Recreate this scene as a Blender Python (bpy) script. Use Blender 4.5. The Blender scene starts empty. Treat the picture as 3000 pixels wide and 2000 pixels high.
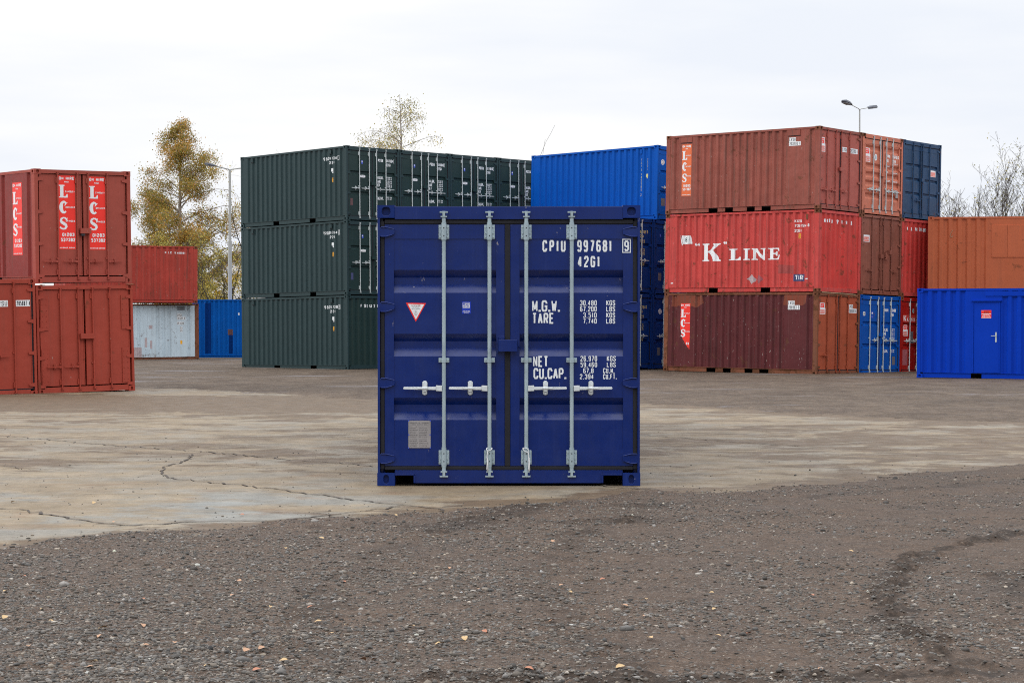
import bpy, bmesh, math, random
import numpy as np
from mathutils import Matrix, Vector, Euler

sc = bpy.context.scene
COL = sc.collection
rnd = random.Random(11)
R = math.radians

# ------------------------------------------------------------------ camera
cam_d = bpy.data.cameras.new("camera")
cam = bpy.data.objects.new("camera", cam_d)
COL.objects.link(cam)
cam.location = (0, 0, 1.468)
cam.rotation_euler = (R(90 - 0.401), 0, 0)
cam_d.lens = 72.0
cam_d.sensor_width = 36.0
cam_d.clip_start = 0.1
cam_d.clip_end = 3000
sc.camera = cam

# ------------------------------------------------------------------ light: overcast sky, one very soft sun
SUN_ELEV, SUN_AZ = 38.0, 274.0      # azimuth: clockwise from +Y; behind the camera and a little left
world = bpy.data.worlds.new("World")
sc.world = world
world.use_nodes = True
wt = world.node_tree
wt.nodes.clear()
w_out = wt.nodes.new("ShaderNodeOutputWorld")
w_bg = wt.nodes.new("ShaderNodeBackground")
w_bg.inputs["Strength"].default_value = 0.1
w_sky = wt.nodes.new("ShaderNodeTexSky")
w_sky.sky_type = 'NISHITA'
w_sky.sun_disc = False
w_sky.sun_elevation = R(SUN_ELEV)
w_sky.sun_rotation = R(SUN_AZ)
w_sky.air_density = 1.5
w_sky.dust_density = 4.0
w_tc = wt.nodes.new("ShaderNodeTexCoord")
w_map = wt.nodes.new("ShaderNodeMapping")
w_map.inputs["Scale"].default_value = (1.0, 1.0, 6.0)
w_noise = wt.nodes.new("ShaderNodeTexNoise")
w_noise.inputs["Scale"].default_value = 3.0
w_noise.inputs["Detail"].default_value = 5.0
w_noise.inputs["Roughness"].default_value = 0.5
w_ramp = wt.nodes.new("ShaderNodeValToRGB")
w_ramp.color_ramp.elements[0].position = 0.36
w_ramp.color_ramp.elements[0].color = (0.84, 0.88, 0.955, 1)
w_ramp.color_ramp.elements[1].position = 0.62
w_ramp.color_ramp.elements[1].color = (1.0, 1.0, 1.0, 1)
w_sep = wt.nodes.new("ShaderNodeSeparateXYZ")
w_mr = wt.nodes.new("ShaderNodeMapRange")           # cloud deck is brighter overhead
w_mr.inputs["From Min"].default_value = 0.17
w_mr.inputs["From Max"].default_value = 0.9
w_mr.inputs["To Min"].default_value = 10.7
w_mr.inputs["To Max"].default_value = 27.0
w_mul = wt.nodes.new("ShaderNodeVectorMath")
w_mul.operation = 'SCALE'
w_mix = wt.nodes.new("ShaderNodeMix")
w_mix.data_type = 'RGBA'
w_mix.inputs["Factor"].default_value = 0.95
wt.links.new(w_tc.outputs["Generated"], w_map.inputs["Vector"])
wt.links.new(w_map.outputs["Vector"], w_noise.inputs["Vector"])
wt.links.new(w_noise.outputs["Fac"], w_ramp.inputs["Fac"])
wt.links.new(w_tc.outputs["Generated"], w_sep.inputs[0])
wt.links.new(w_sep.outputs["Z"], w_mr.inputs["Value"])
wt.links.new(w_ramp.outputs["Color"], w_mul.inputs[0])
wt.links.new(w_mr.outputs["Result"], w_mul.inputs["Scale"])
wt.links.new(w_sky.outputs["Color"], w_mix.inputs["A"])
# added: sky dimmed low behind the camera to weaken reflections in upright paint
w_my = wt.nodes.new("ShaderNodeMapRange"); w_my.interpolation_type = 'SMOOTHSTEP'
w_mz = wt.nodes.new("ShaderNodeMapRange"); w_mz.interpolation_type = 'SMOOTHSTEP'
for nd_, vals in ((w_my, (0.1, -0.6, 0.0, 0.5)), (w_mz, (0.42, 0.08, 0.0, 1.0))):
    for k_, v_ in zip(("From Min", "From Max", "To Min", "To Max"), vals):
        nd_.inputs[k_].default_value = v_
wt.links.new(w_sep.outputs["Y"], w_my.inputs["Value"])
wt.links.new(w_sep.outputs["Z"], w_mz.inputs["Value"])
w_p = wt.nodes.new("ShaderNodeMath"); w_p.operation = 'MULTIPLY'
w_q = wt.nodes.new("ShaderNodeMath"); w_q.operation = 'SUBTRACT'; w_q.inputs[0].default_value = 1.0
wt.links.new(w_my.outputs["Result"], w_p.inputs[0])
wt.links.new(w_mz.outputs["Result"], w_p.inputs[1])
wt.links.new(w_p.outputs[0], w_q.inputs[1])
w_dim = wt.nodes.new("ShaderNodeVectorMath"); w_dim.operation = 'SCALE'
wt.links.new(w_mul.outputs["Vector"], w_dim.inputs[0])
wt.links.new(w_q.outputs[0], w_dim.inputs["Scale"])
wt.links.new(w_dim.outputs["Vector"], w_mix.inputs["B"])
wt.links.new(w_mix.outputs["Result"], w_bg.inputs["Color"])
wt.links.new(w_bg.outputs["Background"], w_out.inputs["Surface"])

sun_d = bpy.data.lights.new("sun", 'SUN')
sun = bpy.data.objects.new("sun", sun_d)
COL.objects.link(sun)
sun_d.energy = 1.0
sun_d.angle = R(25)
sun_d.color = (1.0, 0.97, 0.92)
_az, _el = R(SUN_AZ), R(SUN_ELEV)
_to_sun = Vector((math.sin(_az) * math.cos(_el), math.cos(_az) * math.cos(_el), math.sin(_el)))
sun.rotation_euler = _to_sun.to_track_quat('Z', 'Y').to_euler()
sun.location = (0, -20, 40)

sc.view_settings.view_transform = 'Standard'
sc.view_settings.look = 'None'
sc.view_settings.exposure = 0.0
sc.view_settings.gamma = 1.0
sc.render.engine = 'CYCLES'
sc.cycles.use_denoising = False
sc.cycles.pixel_filter_type = 'BLACKMAN_HARRIS'
sc.cycles.filter_width = 1.05
sc.cycles.sample_clamp_indirect = 4.0
sc.cycles.max_bounces = 6


# ------------------------------------------------------------------ helpers
def lin(c):
    c = c / 255.0
    return c / 12.92 if c <= 0.04045 else ((c + 0.055) / 1.055) ** 2.4


def rgb(r, g, b, k=1.0):
    return tuple(min(0.85, lin(v) * k) for v in (r, g, b))


class NT:
    """small node-tree writer"""
    def __init__(self, name):
        self.m = bpy.data.materials.new(name)
        self.m.use_nodes = True
        self.t = self.m.node_tree
        self.b = self.t.nodes["Principled BSDF"]

    def n(self, typ, **kw):
        nd = self.t.nodes.new(typ)
        for k, v in kw.items():
            setattr(nd, k, v)
        return nd

    def l(self, a, b):
        self.t.links.new(a, b)

    def coords(self, scale=(1, 1, 1), kind="Object", rand=True):
        tc = self.n("ShaderNodeTexCoord")
        src = tc.outputs[kind]
        if rand:
            oi = self.n("ShaderNodeObjectInfo")
            mu = self.n("ShaderNodeMath", operation='MULTIPLY')
            mu.inputs[1].default_value = 37.0
            self.l(oi.outputs["Random"], mu.inputs[0])
            ad = self.n("ShaderNodeVectorMath", operation='ADD')
            self.l(src, ad.inputs[0])
            self.l(mu.outputs[0], ad.inputs[1])
            src = ad.outputs[0]
        mp = self.n("ShaderNodeMapping")
        mp.inputs["Scale"].default_value = scale
        self.l(src, mp.inputs["Vector"])
        return mp.outputs["Vector"]

    def noise(self, vec, scale, detail=4, rough=0.55, dist=0.0):
        nd = self.n("ShaderNodeTexNoise")
        nd.inputs["Scale"].default_value = scale
        nd.inputs["Detail"].default_value = detail
        nd.inputs["Roughness"].default_value = rough
        nd.inputs["Distortion"].default_value = dist
        self.l(vec, nd.inputs["Vector"])
        return nd.outputs["Fac"]

    def rng(self, val, a, b, c=0.0, d=1.0, smooth=False):
        nd = self.n("ShaderNodeMapRange")
        if smooth:
            nd.interpolation_type = 'SMOOTHSTEP'
        for i, v in zip(("From Min", "From Max", "To Min", "To Max"), (a, b, c, d)):
            nd.inputs[i].default_value = v
        self.l(val, nd.inputs["Value"])
        return nd.outputs["Result"]

    def mix(self, fac, a, b):
        nd = self.n("ShaderNodeMix", data_type='RGBA')
        for s, v in (("Factor", fac), ("A", a), ("B", b)):
            if isinstance(v, (int, float)):
                nd.inputs[s].default_value = v
            elif isinstance(v, tuple):
                nd.inputs[s].default_value = (*v, 1)
            else:
                self.l(v, nd.inputs[s])
        return nd.outputs["Result"]

    def scale(self, col, fac):
        nd = self.n("ShaderNodeVectorMath", operation='SCALE')
        if isinstance(col, tuple):
            nd.inputs[0].default_value = col
        else:
            self.l(col, nd.inputs[0])
        self.l(fac, nd.inputs["Scale"])
        return nd.outputs[0]

    def math(self, op, a, b):
        nd = self.n("ShaderNodeMath", operation=op)
        for i, v in enumerate((a, b)):
            if isinstance(v, (int, float)):
                nd.inputs[i].default_value = v
            else:
                self.l(v, nd.inputs[i])
        return nd.outputs[0]

    def bump(self, h, strength, dist, prev=None):
        nd = self.n("ShaderNodeBump")
        nd.inputs["Strength"].default_value = strength
        nd.inputs["Distance"].default_value = dist
        self.l(h, nd.inputs["Height"])
        if prev is not None:
            self.l(prev, nd.inputs["Normal"])
        return nd.outputs["Normal"]


KP = 1.02     # sRGB of the photograph -> albedo of an upright wall under this sky


def paint(name, col, rough=0.42, rust=0.0, streak=0.25, var=0.10, chips=0.0, dent=0.25, k=KP, grime=(0.09, 0.07, 0.055), spec=0.2):
    t = NT(name)
    base = tuple(max(.0018, q - .014) for q in rgb(*col, k))
    v = t.coords()
    big = t.rng(t.noise(v, 1.1, 3), 0.3, 0.7, 1 - var, 1 + var)
    fine = t.rng(t.noise(v, 22, 3), 0.3, 0.7, 0.95, 1.05)
    c = t.scale(t.scale(base, big), fine)
    vs = t.coords((4.5, 4.5, 0.22))
    st = t.rng(t.noise(vs, 2.0, 6, 0.65), 0.48, 0.70, 0, streak, True)
    c = t.mix(st, c, grime)
    vs2 = t.coords((11, 11, 0.3))
    st2 = t.rng(t.noise(vs2, 2.0, 4, 0.6), 0.55, 0.72, 0, streak * 0.5, True)
    c = t.mix(st2, c, tuple(min(1, x * 1.5 + 0.07) for x in base))
    r = t.rng(t.noise(v, 9, 3), 0.3, 0.7, rough - 0.05, rough + 0.07)
    if rust > 0:
        rn = t.noise(v, 2.6, 11, 0.72, 0.3)
        rf = t.rng(rn, 0.615 - 0.13 * rust, 0.665 - 0.12 * rust, 0, min(1, 0.55 + rust * .4), True)
        rc = t.mix(t.noise(v, 30, 4), (0.055, 0.022, 0.013), (0.17, 0.07, 0.032))
        c = t.mix(rf, c, rc)
        r = t.math('ADD', r, t.math('MULTIPLY', rf, 0.35))
    if chips > 0:
        vc = t.coords((1, 1, 0.45))
        cn = t.noise(vc, 16, 6, 0.7)
        cf = t.rng(cn, 0.685 - 0.05 * chips, 0.71 - 0.05 * chips, 0, 0.7)
        c = t.mix(cf, c, (0.42, 0.38, 0.35))
    t.l(c, t.b.inputs["Base Color"])
    t.l(r, t.b.inputs["Roughness"])
    t.b.inputs["Specular IOR Level"].default_value = spec
    nb = t.bump(t.noise(v, 1.7, 2), dent, 0.05)
    nb = t.bump(t.noise(v, 60, 3), 0.06, 0.004, nb)
    t.l(nb, t.b.inputs["Normal"])
    return t.m


def plain(name, col, rough=0.6, metal=0.0, var=0.06, scale=12, k=1.0, spec=0.5, bumps=0.0):
    t = NT(name)
    v = t.coords()
    f = t.rng(t.noise(v, scale, 4), 0.3, 0.7, 1 - var, 1 + var)
    t.l(t.scale(rgb(*col, k), f), t.b.inputs["Base Color"])
    t.b.inputs["Roughness"].default_value = rough
    t.b.inputs["Metallic"].default_value = metal
    t.b.inputs["Specular IOR Level"].default_value = spec
    if bumps:
        t.l(t.bump(t.noise(v, scale * 2, 3), bumps, 0.01), t.b.inputs["Normal"])
    return t.m


class MB:
    """collects shapes and links them as ONE mesh object"""
    def __init__(self):
        self.v, self.f, self.sm = [], [], []

    def add(self, vs, fs, smooth=False):
        o = len(self.v)
        self.v += [tuple(p) for p in vs]
        self.f += [tuple(i + o for i in f) for f in fs]
        self.sm += [smooth] * len(fs)

    def quad(self, a, b, c, d):
        self.add((a, b, c, d), ((0, 1, 2, 3),))

    def box(self, x0, y0, z0, x1, y1, z1):
        self.add([(x0, y0, z0), (x1, y0, z0), (x1, y1, z0), (x0, y1, z0), (x0, y0, z1), (x1, y0, z1), (x1, y1, z1), (x0, y1, z1)],
                 [(0, 3, 2, 1), (4, 5, 6, 7), (0, 1, 5, 4), (1, 2, 6, 5), (2, 3, 7, 6), (3, 0, 4, 7)])

    def tube(self, pts, rad, n=10, cap=True, smooth=True):
        pts = [Vector(p) for p in pts]
        rads = rad if isinstance(rad, (list, tuple)) else [rad] * len(pts)
        rings = []
        prev = None
        for i, p in enumerate(pts):
            d = (pts[min(i + 1, len(pts) - 1)] - pts[max(i - 1, 0)])
            if d.length < 1e-9:
                d = Vector((0, 0, 1))
            d.normalize()
            if prev is None:
                a = Vector((1, 0, 0)) if abs(d.x) < 0.8 else Vector((0, 1, 0))
                a = (a - d * a.dot(d)).normalized()
            else:
                a = (prev - d * prev.dot(d))
                a = a.normalized() if a.length > 1e-6 else prev
            prev = a
            b = d.cross(a)
            rings.append([p + (a * math.cos(2 * math.pi * k / n) + b * math.sin(2 * math.pi * k / n)) * rads[i] for k in range(n)])
        vs = [q for r in rings for q in r]
        fs = []
        for i in range(len(pts) - 1):
            for k in range(n):
                fs.append((i * n + k, i * n + (k + 1) % n, (i + 1) * n + (k + 1) % n, (i + 1) * n + k))
        self.add(vs, fs, smooth)
        if cap:
            self.add(rings[0][::-1], [tuple(range(n))])
            self.add(rings[-1], [tuple(range(n))])

    def prism(self, poly, fn, d0, d1):
        """poly of (u,v); fn(u,v,d) -> point; extruded d0..d1"""
        n = len(poly)
        vs = [fn(u, v, d0) for u, v in poly] + [fn(u, v, d1) for u, v in poly]
        fs = [tuple(range(n)), tuple(range(2 * n - 1, n - 1, -1))] + [(i, (i + 1) % n, n + (i + 1) % n, n + i) for i in range(n)]
        self.add(vs, fs)

    def holed(self, o, u, v, w, h, hc, rx, ry, inn, depth=0.04, n=16, sq=2.6):
        """rectangular face o + a*u + b*v with an oval hole that is really cut in"""
        o, u, v, inn = Vector(o), Vector(u), Vector(v), Vector(inn)
        outer, inner = [], []
        for k in range(n):
            a = 2 * math.pi * (k + 0.5) / n
            ca, sa = math.cos(a), math.sin(a)
            ex = math.copysign(abs(ca) ** (2 / sq), ca)
            ey = math.copysign(abs(sa) ** (2 / sq), sa)
            inner.append((hc[0] + rx * ex, hc[1] + ry * ey))
            m = max(abs(ca), abs(sa))
            bx, by = ca / m, sa / m
            outer.append((w / 2 + bx * w / 2, h / 2 + by * h / 2))
        P = lambda q, d=0: o + u * q[0] + v * q[1] + inn * d
        vs = [P(q) for q in outer] + [P(q) for q in inner] + [P(q, depth) for q in inner]
        fs = []
        for k in range(n):
            j = (k + 1) % n
            fs += [(k, j, n + j, n + k), (n + k, n + j, 2 * n + j, 2 * n + k)]
        fs.append(tuple(2 * n + k for k in range(n)))
        self.add(vs, fs)
        # the four corner triangles left by the sampled border
        for cx, cy in ((0, 0), (w, 0), (w, h), (0, h)):
            d = sorted(range(n), key=lambda k: (outer[k][0] - cx) ** 2 + (outer[k][1] - cy) ** 2)[:2]
            self.add([P((cx, cy)), P(outer[d[0]]), P(outer[d[1]])], [(0, 1, 2)])

    def build(self, name, mat, parent=None, bevel=0.0, fix=True):
        me = bpy.data.meshes.new(name)
        me.from_pydata(self.v, [], self.f)
        me.polygons.foreach_set("use_smooth", self.sm)
        if fix:
            b = bmesh.new()
            b.from_mesh(me)
            bmesh.ops.recalc_face_normals(b, faces=b.faces)
            b.to_mesh(me)
            b.free()
        me.update()
        ob = bpy.data.objects.new(name, me)
        me.materials.append(mat)
        COL.objects.link(ob)
        if parent is not None:
            ob.parent = parent
        if bevel:
            md = ob.modifiers.new("bevel", 'BEVEL')
            md.width = bevel
            md.segments = 2
            md.limit_method = 'ANGLE'
            md.angle_limit = R(40)
        return ob


def tag(o, label, cat, group=None, kind=None):
    o["label"] = label
    o["category"] = cat
    if group:
        o["group"] = group
    if kind:
        o["kind"] = kind
    return o


def empty(name, mat4):
    o = bpy.data.objects.new(name, None)
    o.empty_display_size = 0.3
    COL.objects.link(o)
    o.matrix_basis = mat4
    return o


def vnoise(x, y, s, seed):
    """smooth value noise on numpy arrays, about 0..1"""
    rs = np.random.RandomState(seed)
    g = rs.rand(256, 256)
    X, Y = x / s + 1000, y / s + 1000
    xi, yi = np.floor(X).astype(int), np.floor(Y).astype(int)
    fx, fy = X - xi, Y - yi
    fx = fx * fx * (3 - 2 * fx)
    fy = fy * fy * (3 - 2 * fy)
    a, b = g[xi % 256, yi % 256], g[(xi + 1) % 256, yi % 256]
    c, d = g[xi % 256, (yi + 1) % 256], g[(xi + 1) % 256, (yi + 1) % 256]
    return (a * (1 - fx) + b * fx) * (1 - fy) + (c * (1 - fx) + d * fx) * fy


def fast_mesh(name, verts, faces, mat, colors=None, smooth=False, attr="col"):
    """numpy verts (N,3), faces (M,k) -> object"""
    me = bpy.data.meshes.new(name)
    k = faces.shape[1]
    me.vertices.add(len(verts))
    me.vertices.foreach_set("co", np.ascontiguousarray(verts, dtype=np.float32).ravel())
    me.loops.add(faces.size)
    me.loops.foreach_set("vertex_index", np.ascontiguousarray(faces, dtype=np.int32).ravel())
    me.polygons.add(len(faces))
    me.polygons.foreach_set("loop_start", np.arange(0, faces.size, k, dtype=np.int32))
    me.polygons.foreach_set("loop_total", np.full(len(faces), k, dtype=np.int32))
    if smooth:
        me.polygons.foreach_set("use_smooth", np.ones(len(faces), dtype=bool))
    me.update(calc_edges=True)
    if colors is not None:
        a = me.color_attributes.new(attr, 'FLOAT_COLOR', 'POINT')
        c4 = np.ones((len(verts), 4), dtype=np.float32)
        c4[:, :colors.shape[1]] = colors
        a.data.foreach_set("color", c4.ravel())
    me.materials.append(mat)
    o = bpy.data.objects.new(name, me)
    COL.objects.link(o)
    return o


# ------------------------------------------------------------------ stencil lettering (stroke glyphs, unit box)
_O = [(.22, 0), (0, .15), (0, .85), (.22, 1), (.78, 1), (1, .85), (1, .15), (.78, 0), (.22, 0)]
_P = [(0, 0), (0, 1)], [(0, 1), (.75, 1), (1, .88), (1, .6), (.75, .47), (0, .47)]
GL = {
 'A': [[(0, 0), (.5, 1), (1, 0)], [(.18, .32), (.82, .32)]],
 'B': [[(0, 0), (0, 1)], [(0, 1), (.7, 1), (.95, .88), (.95, .65), (.7, .53), (0, .53)], [(.65, .53), (1, .4), (1, .13), (.75, 0), (0, 0)]],
 'C': [[(1, .74), (1, .85), (.78, 1), (.22, 1), (0, .85), (0, .15), (.22, 0), (.78, 0), (1, .15), (1, .26)]],
 'D': [[(0, 0), (0, 1)], [(0, 1), (.65, 1), (1, .82), (1, .18), (.65, 0), (0, 0)]],
 'E': [[(1, 1), (0, 1), (0, 0), (1, 0)], [(0, .52), (.8, .52)]],
 'F': [[(1, 1), (0, 1), (0, 0)], [(0, .52), (.8, .52)]],
 'G': [[(1, .74), (1, .85), (.78, 1), (.22, 1), (0, .85), (0, .15), (.22, 0), (.78, 0), (1, .15), (1, .48), (.55, .48)]],
 'H': [[(0, 0), (0, 1)], [(1, 0), (1, 1)], [(0, .5), (1, .5)]],
 'I': [[(.5, 0), (.5, 1)]],
 'J': [[(1, 1), (1, .15), (.78, 0), (.22, 0), (0, .15), (0, .3)]],
 'K': [[(0, 0), (0, 1)], [(1, 1), (.05, .42)], [(.33, .6), (1, 0)]],
 'L': [[(0, 1), (0, 0), (1, 0)]],
 'M': [[(0, 0), (0, 1), (.5, .15), (1, 1), (1, 0)]],
 'N': [[(0, 0), (0, 1), (1, 0), (1, 1)]],
 'O': [_O], '0': [_O], 'Q': [_O, [(.6, .25), (1, -.05)]],
 'P': list(_P), 'R': list(_P) + [[(.5, .47), (1, 0)]],
 'S': [[(1, .76), (1, .86), (.78, 1), (.22, 1), (0, .87), (0, .68), (.18, .56), (.82, .44), (1, .33), (1, .13), (.78, 0), (.22, 0), (0, .13), (0, .24)]],
 'T': [[(0, 1), (1, 1)], [(.5, 1), (.5, 0)]],
 'U': [[(0, 1), (0, .15), (.22, 0), (.78, 0), (1, .15), (1, 1)]],
 'V': [[(0, 1), (.5, 0), (1, 1)]],
 'W': [[(0, 1), (.25, 0), (.5, .75), (.75, 0), (1, 1)]],
 'X': [[(0, 0), (1, 1)], [(0, 1), (1, 0)]],
 'Y': [[(0, 1), (.5, .5), (1, 1)], [(.5, .5), (.5, 0)]],
 'Z': [[(0, 1), (1, 1), (0, 0), (1, 0)]],
 '1': [[(.2, .82), (.55, 1), (.55, 0)]],
 '2': [[(0, .74), (0, .86), (.22, 1), (.78, 1), (1, .86), (1, .66), (.05, .16), (0, 0), (1, 0)]],
 '3': [[(0, .8), (.05, .9), (.25, 1), (.75, 1), (1, .87), (1, .66), (.78, .53), (.4, .53)], [(.7, .53), (1, .4), (1, .13), (.75, 0), (.25, 0), (0, .13), (0, .22)]],
 '4': [[(.72, 0), (.72, 1)], [(.72, .98), (.04, .27)], [(0, .24), (1, .24)]],
 '5': [[(.95, 1), (.08, 1), (.05, .55), (.25, .63), (.75, .63), (1, .48), (1, .15), (.78, 0), (.22, 0), (0, .15)]],
 '6': [[(.95, .84), (.78, 1), (.22, 1), (0, .85), (0, .15), (.22, 0), (.78, 0), (1, .15), (1, .42), (.78, .57)], [(.82, .57), (.22, .57), (.04, .46)]],
 '7': [[(0, 1), (1, 1), (.35, 0)]],
 '8': [[(.25, .53), (.02, .66), (.02, .87), (.25, 1), (.75, 1), (.98, .87), (.98, .66), (.75, .53), (.25, .53)], [(.25, .53), (0, .4), (0, .13), (.25, 0), (.75, 0), (1, .13), (1, .4), (.75, .53)]],
 '9': [[(.05, .16), (.22, 0), (.78, 0), (1, .15), (1, .85), (.78, 1), (.22, 1), (0, .85), (0, .58), (.22, .43)], [(.18, .43), (.78, .43), (.96, .54)]],
 '-': [[(.1, .5), (.9, .5)]], '.': [[(.3, 0), (.32, .02)]], ',': [[(.45, .02), (.2, -.12)]], ':': [[(.5, .2), (.5, .22)], [(.5, .7), (.5, .72)]],
}
NARROW = {'I': .45, '1': .6, '.': .45, ',': .45, ' ': .7, ':': .45}


class Ink(MB):
    """flat lettering in (u, v, lift); every stroke on its own level so that nothing is coplanar"""
    hold = False

    def mark(self):
        if not self.hold:
            self.g = getattr(self, 'g', []) + [len(self.f)]

    def strip(self, pts, t, lift):
        closed = len(pts) > 2 and pts[0] == pts[-1]
        P = [Vector(p) for p in (pts[:-1] if closed else pts)]
        n = len(P)
        ts = t if isinstance(t, (list, tuple)) else [t] * n
        Ls, Rs = [], []
        for i in range(n):
            a = P[i] - P[i - 1] if (i > 0 or closed) else P[i + 1] - P[i]
            b = P[(i + 1) % n] - P[i] if (i < n - 1 or closed) else a
            a = a.normalized() if a.length > 1e-9 else b.normalized()
            b = b.normalized() if b.length > 1e-9 else a
            na, nb = Vector((-a.y, a.x)), Vector((-b.y, b.x))
            m = na + nb
            m = m.normalized() if m.length > 1e-6 else na
            s = min(1.6, 1.0 / max(0.3, m.dot(na))) * ts[i] / 2
            Ls.append(P[i] + m * s)
            Rs.append(P[i] - m * s)
        vs = [(p.x, p.y, lift) for p in Ls + Rs]
        m = n if closed else n - 1
        self.add(vs, [(i, (i + 1) % n, n + (i + 1) % n, n + i) for i in range(m)])

    def text(self, s, u0, v0, h, width=None, t=0.15, cw=0.5, gap=0.2, lift=0.0, align='l'):
        """t, cw, gap in units of the letter height"""
        s = s.upper()
        tot = sum(cw * NARROW.get(c, 1) for c in s) + gap * max(0, len(s) - 1)
        k = 1.0 if width is None else width / (tot * h)
        lv = 0
        self.mark()
        u = u0 - (tot * h * k if align == 'r' else tot * h * k / 2 if align == 'c' else 0)
        th = t * h
        for c in s:
            w = cw * NARROW.get(c, 1) * h * k
            lv = 0
            if c == ' ':
                self.mark()
            for q, pl in enumerate(GL.get(c, [])):
                iw, ih = max(w - th, w * .2), h - th
                if c in '.:':
                    a = th * .62
                    for (px, py) in pl[:1]:
                        cx, cy = u + w / 2, v0 + th / 2 + py * ih
                        self.add([(cx - a, cy - a * .9, lift), (cx + a, cy - a * .9, lift), (cx + a, cy + a * .9, lift), (cx - a, cy + a * .9, lift)], [(0, 1, 2, 3)])
                    continue
                P = [Vector((u + th / 2 + px * iw if c != 'I' else u + w / 2, v0 + th / 2 + py * ih)) for px, py in pl]
                run, runs = [P[0]], []
                for j in range(1, len(P)):
                    run.append(P[j])
                    if j < len(P) - 1 and (P[j] - P[j - 1]).angle(P[j + 1] - P[j], 0) > 1.75:
                        runs.append(run); run = [P[j]]
                runs.append(run)
                for rn in runs:
                    lv += 1
                    self.strip([tuple(p) for p in rn], th * (.8 if c in 'MNW' else 1), lift + lv * 0.0002)
            u += w + gap * h * k
        return self

    def rect(self, u0, v0, u1, v1, lift=0.0):
        self.mark()
        self.add([(u0, v0, lift), (u1, v0, lift), (u1, v1, lift), (u0, v1, lift)], [(0, 1, 2, 3)])
        return self

    def frame(self, u0, v0, u1, v1, t, lift=0.0):
        self.mark()
        self.strip([(u0, v0), (u1, v0), (u1, v1), (u0, v1), (u0, v0)], t, lift)
        return self

    def poly(self, pts, lift=0.0):
        self.mark()
        self.add([(u, v, lift) for u, v in pts], [tuple(range(len(pts)))])
        return self

    def disc(self, u, v, ru, rv, lift=0.0, n=20):
        return self.poly([(u + ru * math.cos(2 * math.pi * k / n), v + rv * math.sin(2 * math.pi * k / n)) for k in range(n)], lift)

    def serif(self, ch, u, v, w, h, lift=0.0):
        """heavy roman capitals as outlines"""
        S = {
         'L': [[(0, 0), (1, 0), (1, .28), (.9, .28), (.78, .13), (.52, .1), (.52, .9), (.66, .93), (.66, 1), (0, 1), (0, .93), (.13, .9), (.13, .1), (0, .07)]],
         'I': [[(0, 0), (1, 0), (1, .08), (.76, .12), (.76, .88), (1, .92), (1, 1), (0, 1), (0, .92), (.24, .88), (.24, .12), (0, .08)]],
         'N': [[(0, 0), (.42, 0), (.42, .07), (.28, .11), (.28, .68), (.82, -.02), (.93, -.02), (.93, .89), (1, .92), (1, 1), (.66, 1), (.66, .92), (.78, .88), (.78, .36), (.36, 1), (0, 1), (0, .93), (.13, .88), (.13, .11), (0, .07)]],
         'E': [[(0, 0), (.92, 0), (1, .4), (.92, .4), (.78, .16), (.66, .1), (.46, .1), (.46, .45), (.58, .45), (.66, .32), (.74, .32), (.74, .72), (.66, .72), (.58, .57), (.46, .57), (.46, .9), (.7, .9), (.8, .84), (.88, .72), (.95, .72), (.93, 1), (0, 1), (0, .93), (.13, .9), (.13, .1), (0, .07)]],
         'K': [[(0, 0), (.36, 0), (.36, .06), (.30, .09), (.30, .47), (.34, .5), (.58, .06), (.56, 0), (1, 0), (1, .06), (.92, .1), (.58, .62), (.82, .9), (.98, .94), (.98, 1), (.58, 1), (.58, .94), (.64, .9), (.36, .6), (.30, .56), (.30, .91), (.36, .94), (.36, 1), (0, 1), (0, .94), (.06, .91), (.06, .09), (0, .06)]],
        }
        self.mark()
        old, self.hold = self.hold, True
        if ch in S:
            for pl in S[ch]:
                self.poly([(u + x * w, v + y * h) for x, y in pl], lift)
        elif ch == 'C':
            pts, th = [], []
            for k in range(15):
                a = R(42 + 268 * k / 14)
                pts.append((u + w * (.56 + .34 * math.cos(a)), v + h * (.5 + .42 * math.sin(a))))
                th.append(w * (.16 + .26 * math.exp(-((math.degrees(a) - 185) / 70) ** 2)))
            self.strip(pts, th, lift)
            self.poly([(u + w * .98, v + h * .88), (u + w * .62, v + h * .58), (u + w * .66, v + h * .82)], lift + .0006)
        elif ch == 'S':
            pts = [(.86, .84), (.70, .93), (.45, .94), (.24, .86), (.18, .72), (.28, .59), (.52, .49), (.74, .38), (.80, .24), (.68, .10), (.42, .06), (.20, .12), (.08, .22)]
            th = [.10, .14, .15, .2, .25, .3, .32, .3, .25, .2, .15, .16, .2]
            self.strip([(u + x * w, v + y * h) for x, y in pts], [q * w for q in th], lift)
            self.poly([(u + w * .95, v + h * .95), (u + w * .62, v + h * .84), (u + w * .9, v + h * .72)], lift + .0006)
        self.hold = old
        return self


# ------------------------------------------------------------------ materials
M = {}
M['navy'] = paint('navy_paint', (32, 49, 107), rough=0.22, spec=0.42, chips=0.05, streak=0.10, var=0.05, dent=0.30, grime=(0.03, 0.035, 0.06))
M['navy_worn'] = paint('worn_navy_paint', (38, 54, 112), rough=0.35, rust=0.16, streak=0.15, var=0.1, chips=0.6, dent=0.3, grime=(0.03, 0.035, 0.06))
M['rubber'] = plain('black_rubber', (44, 44, 50), 0.7, k=0.75, var=0.2, scale=5, spec=.2)
M['galv'] = plain('galvanised_steel', (164, 181, 188), 0.40, 0.3, var=0.16, scale=5, k=1.0, bumps=0.06)
M['cast_steel'] = plain('bright_cast_steel', (206, 212, 214), 0.4, 0.1, var=0.14, scale=14, k=1.05, bumps=0.08)
M['galv_dull'] = plain('dull_galvanised_steel', (178, 186, 186), 0.5, 0.1, var=0.12, scale=6, k=1.1)
M['white'] = plain('white_lettering', (232, 236, 240), 0.5, var=0.03)
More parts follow.
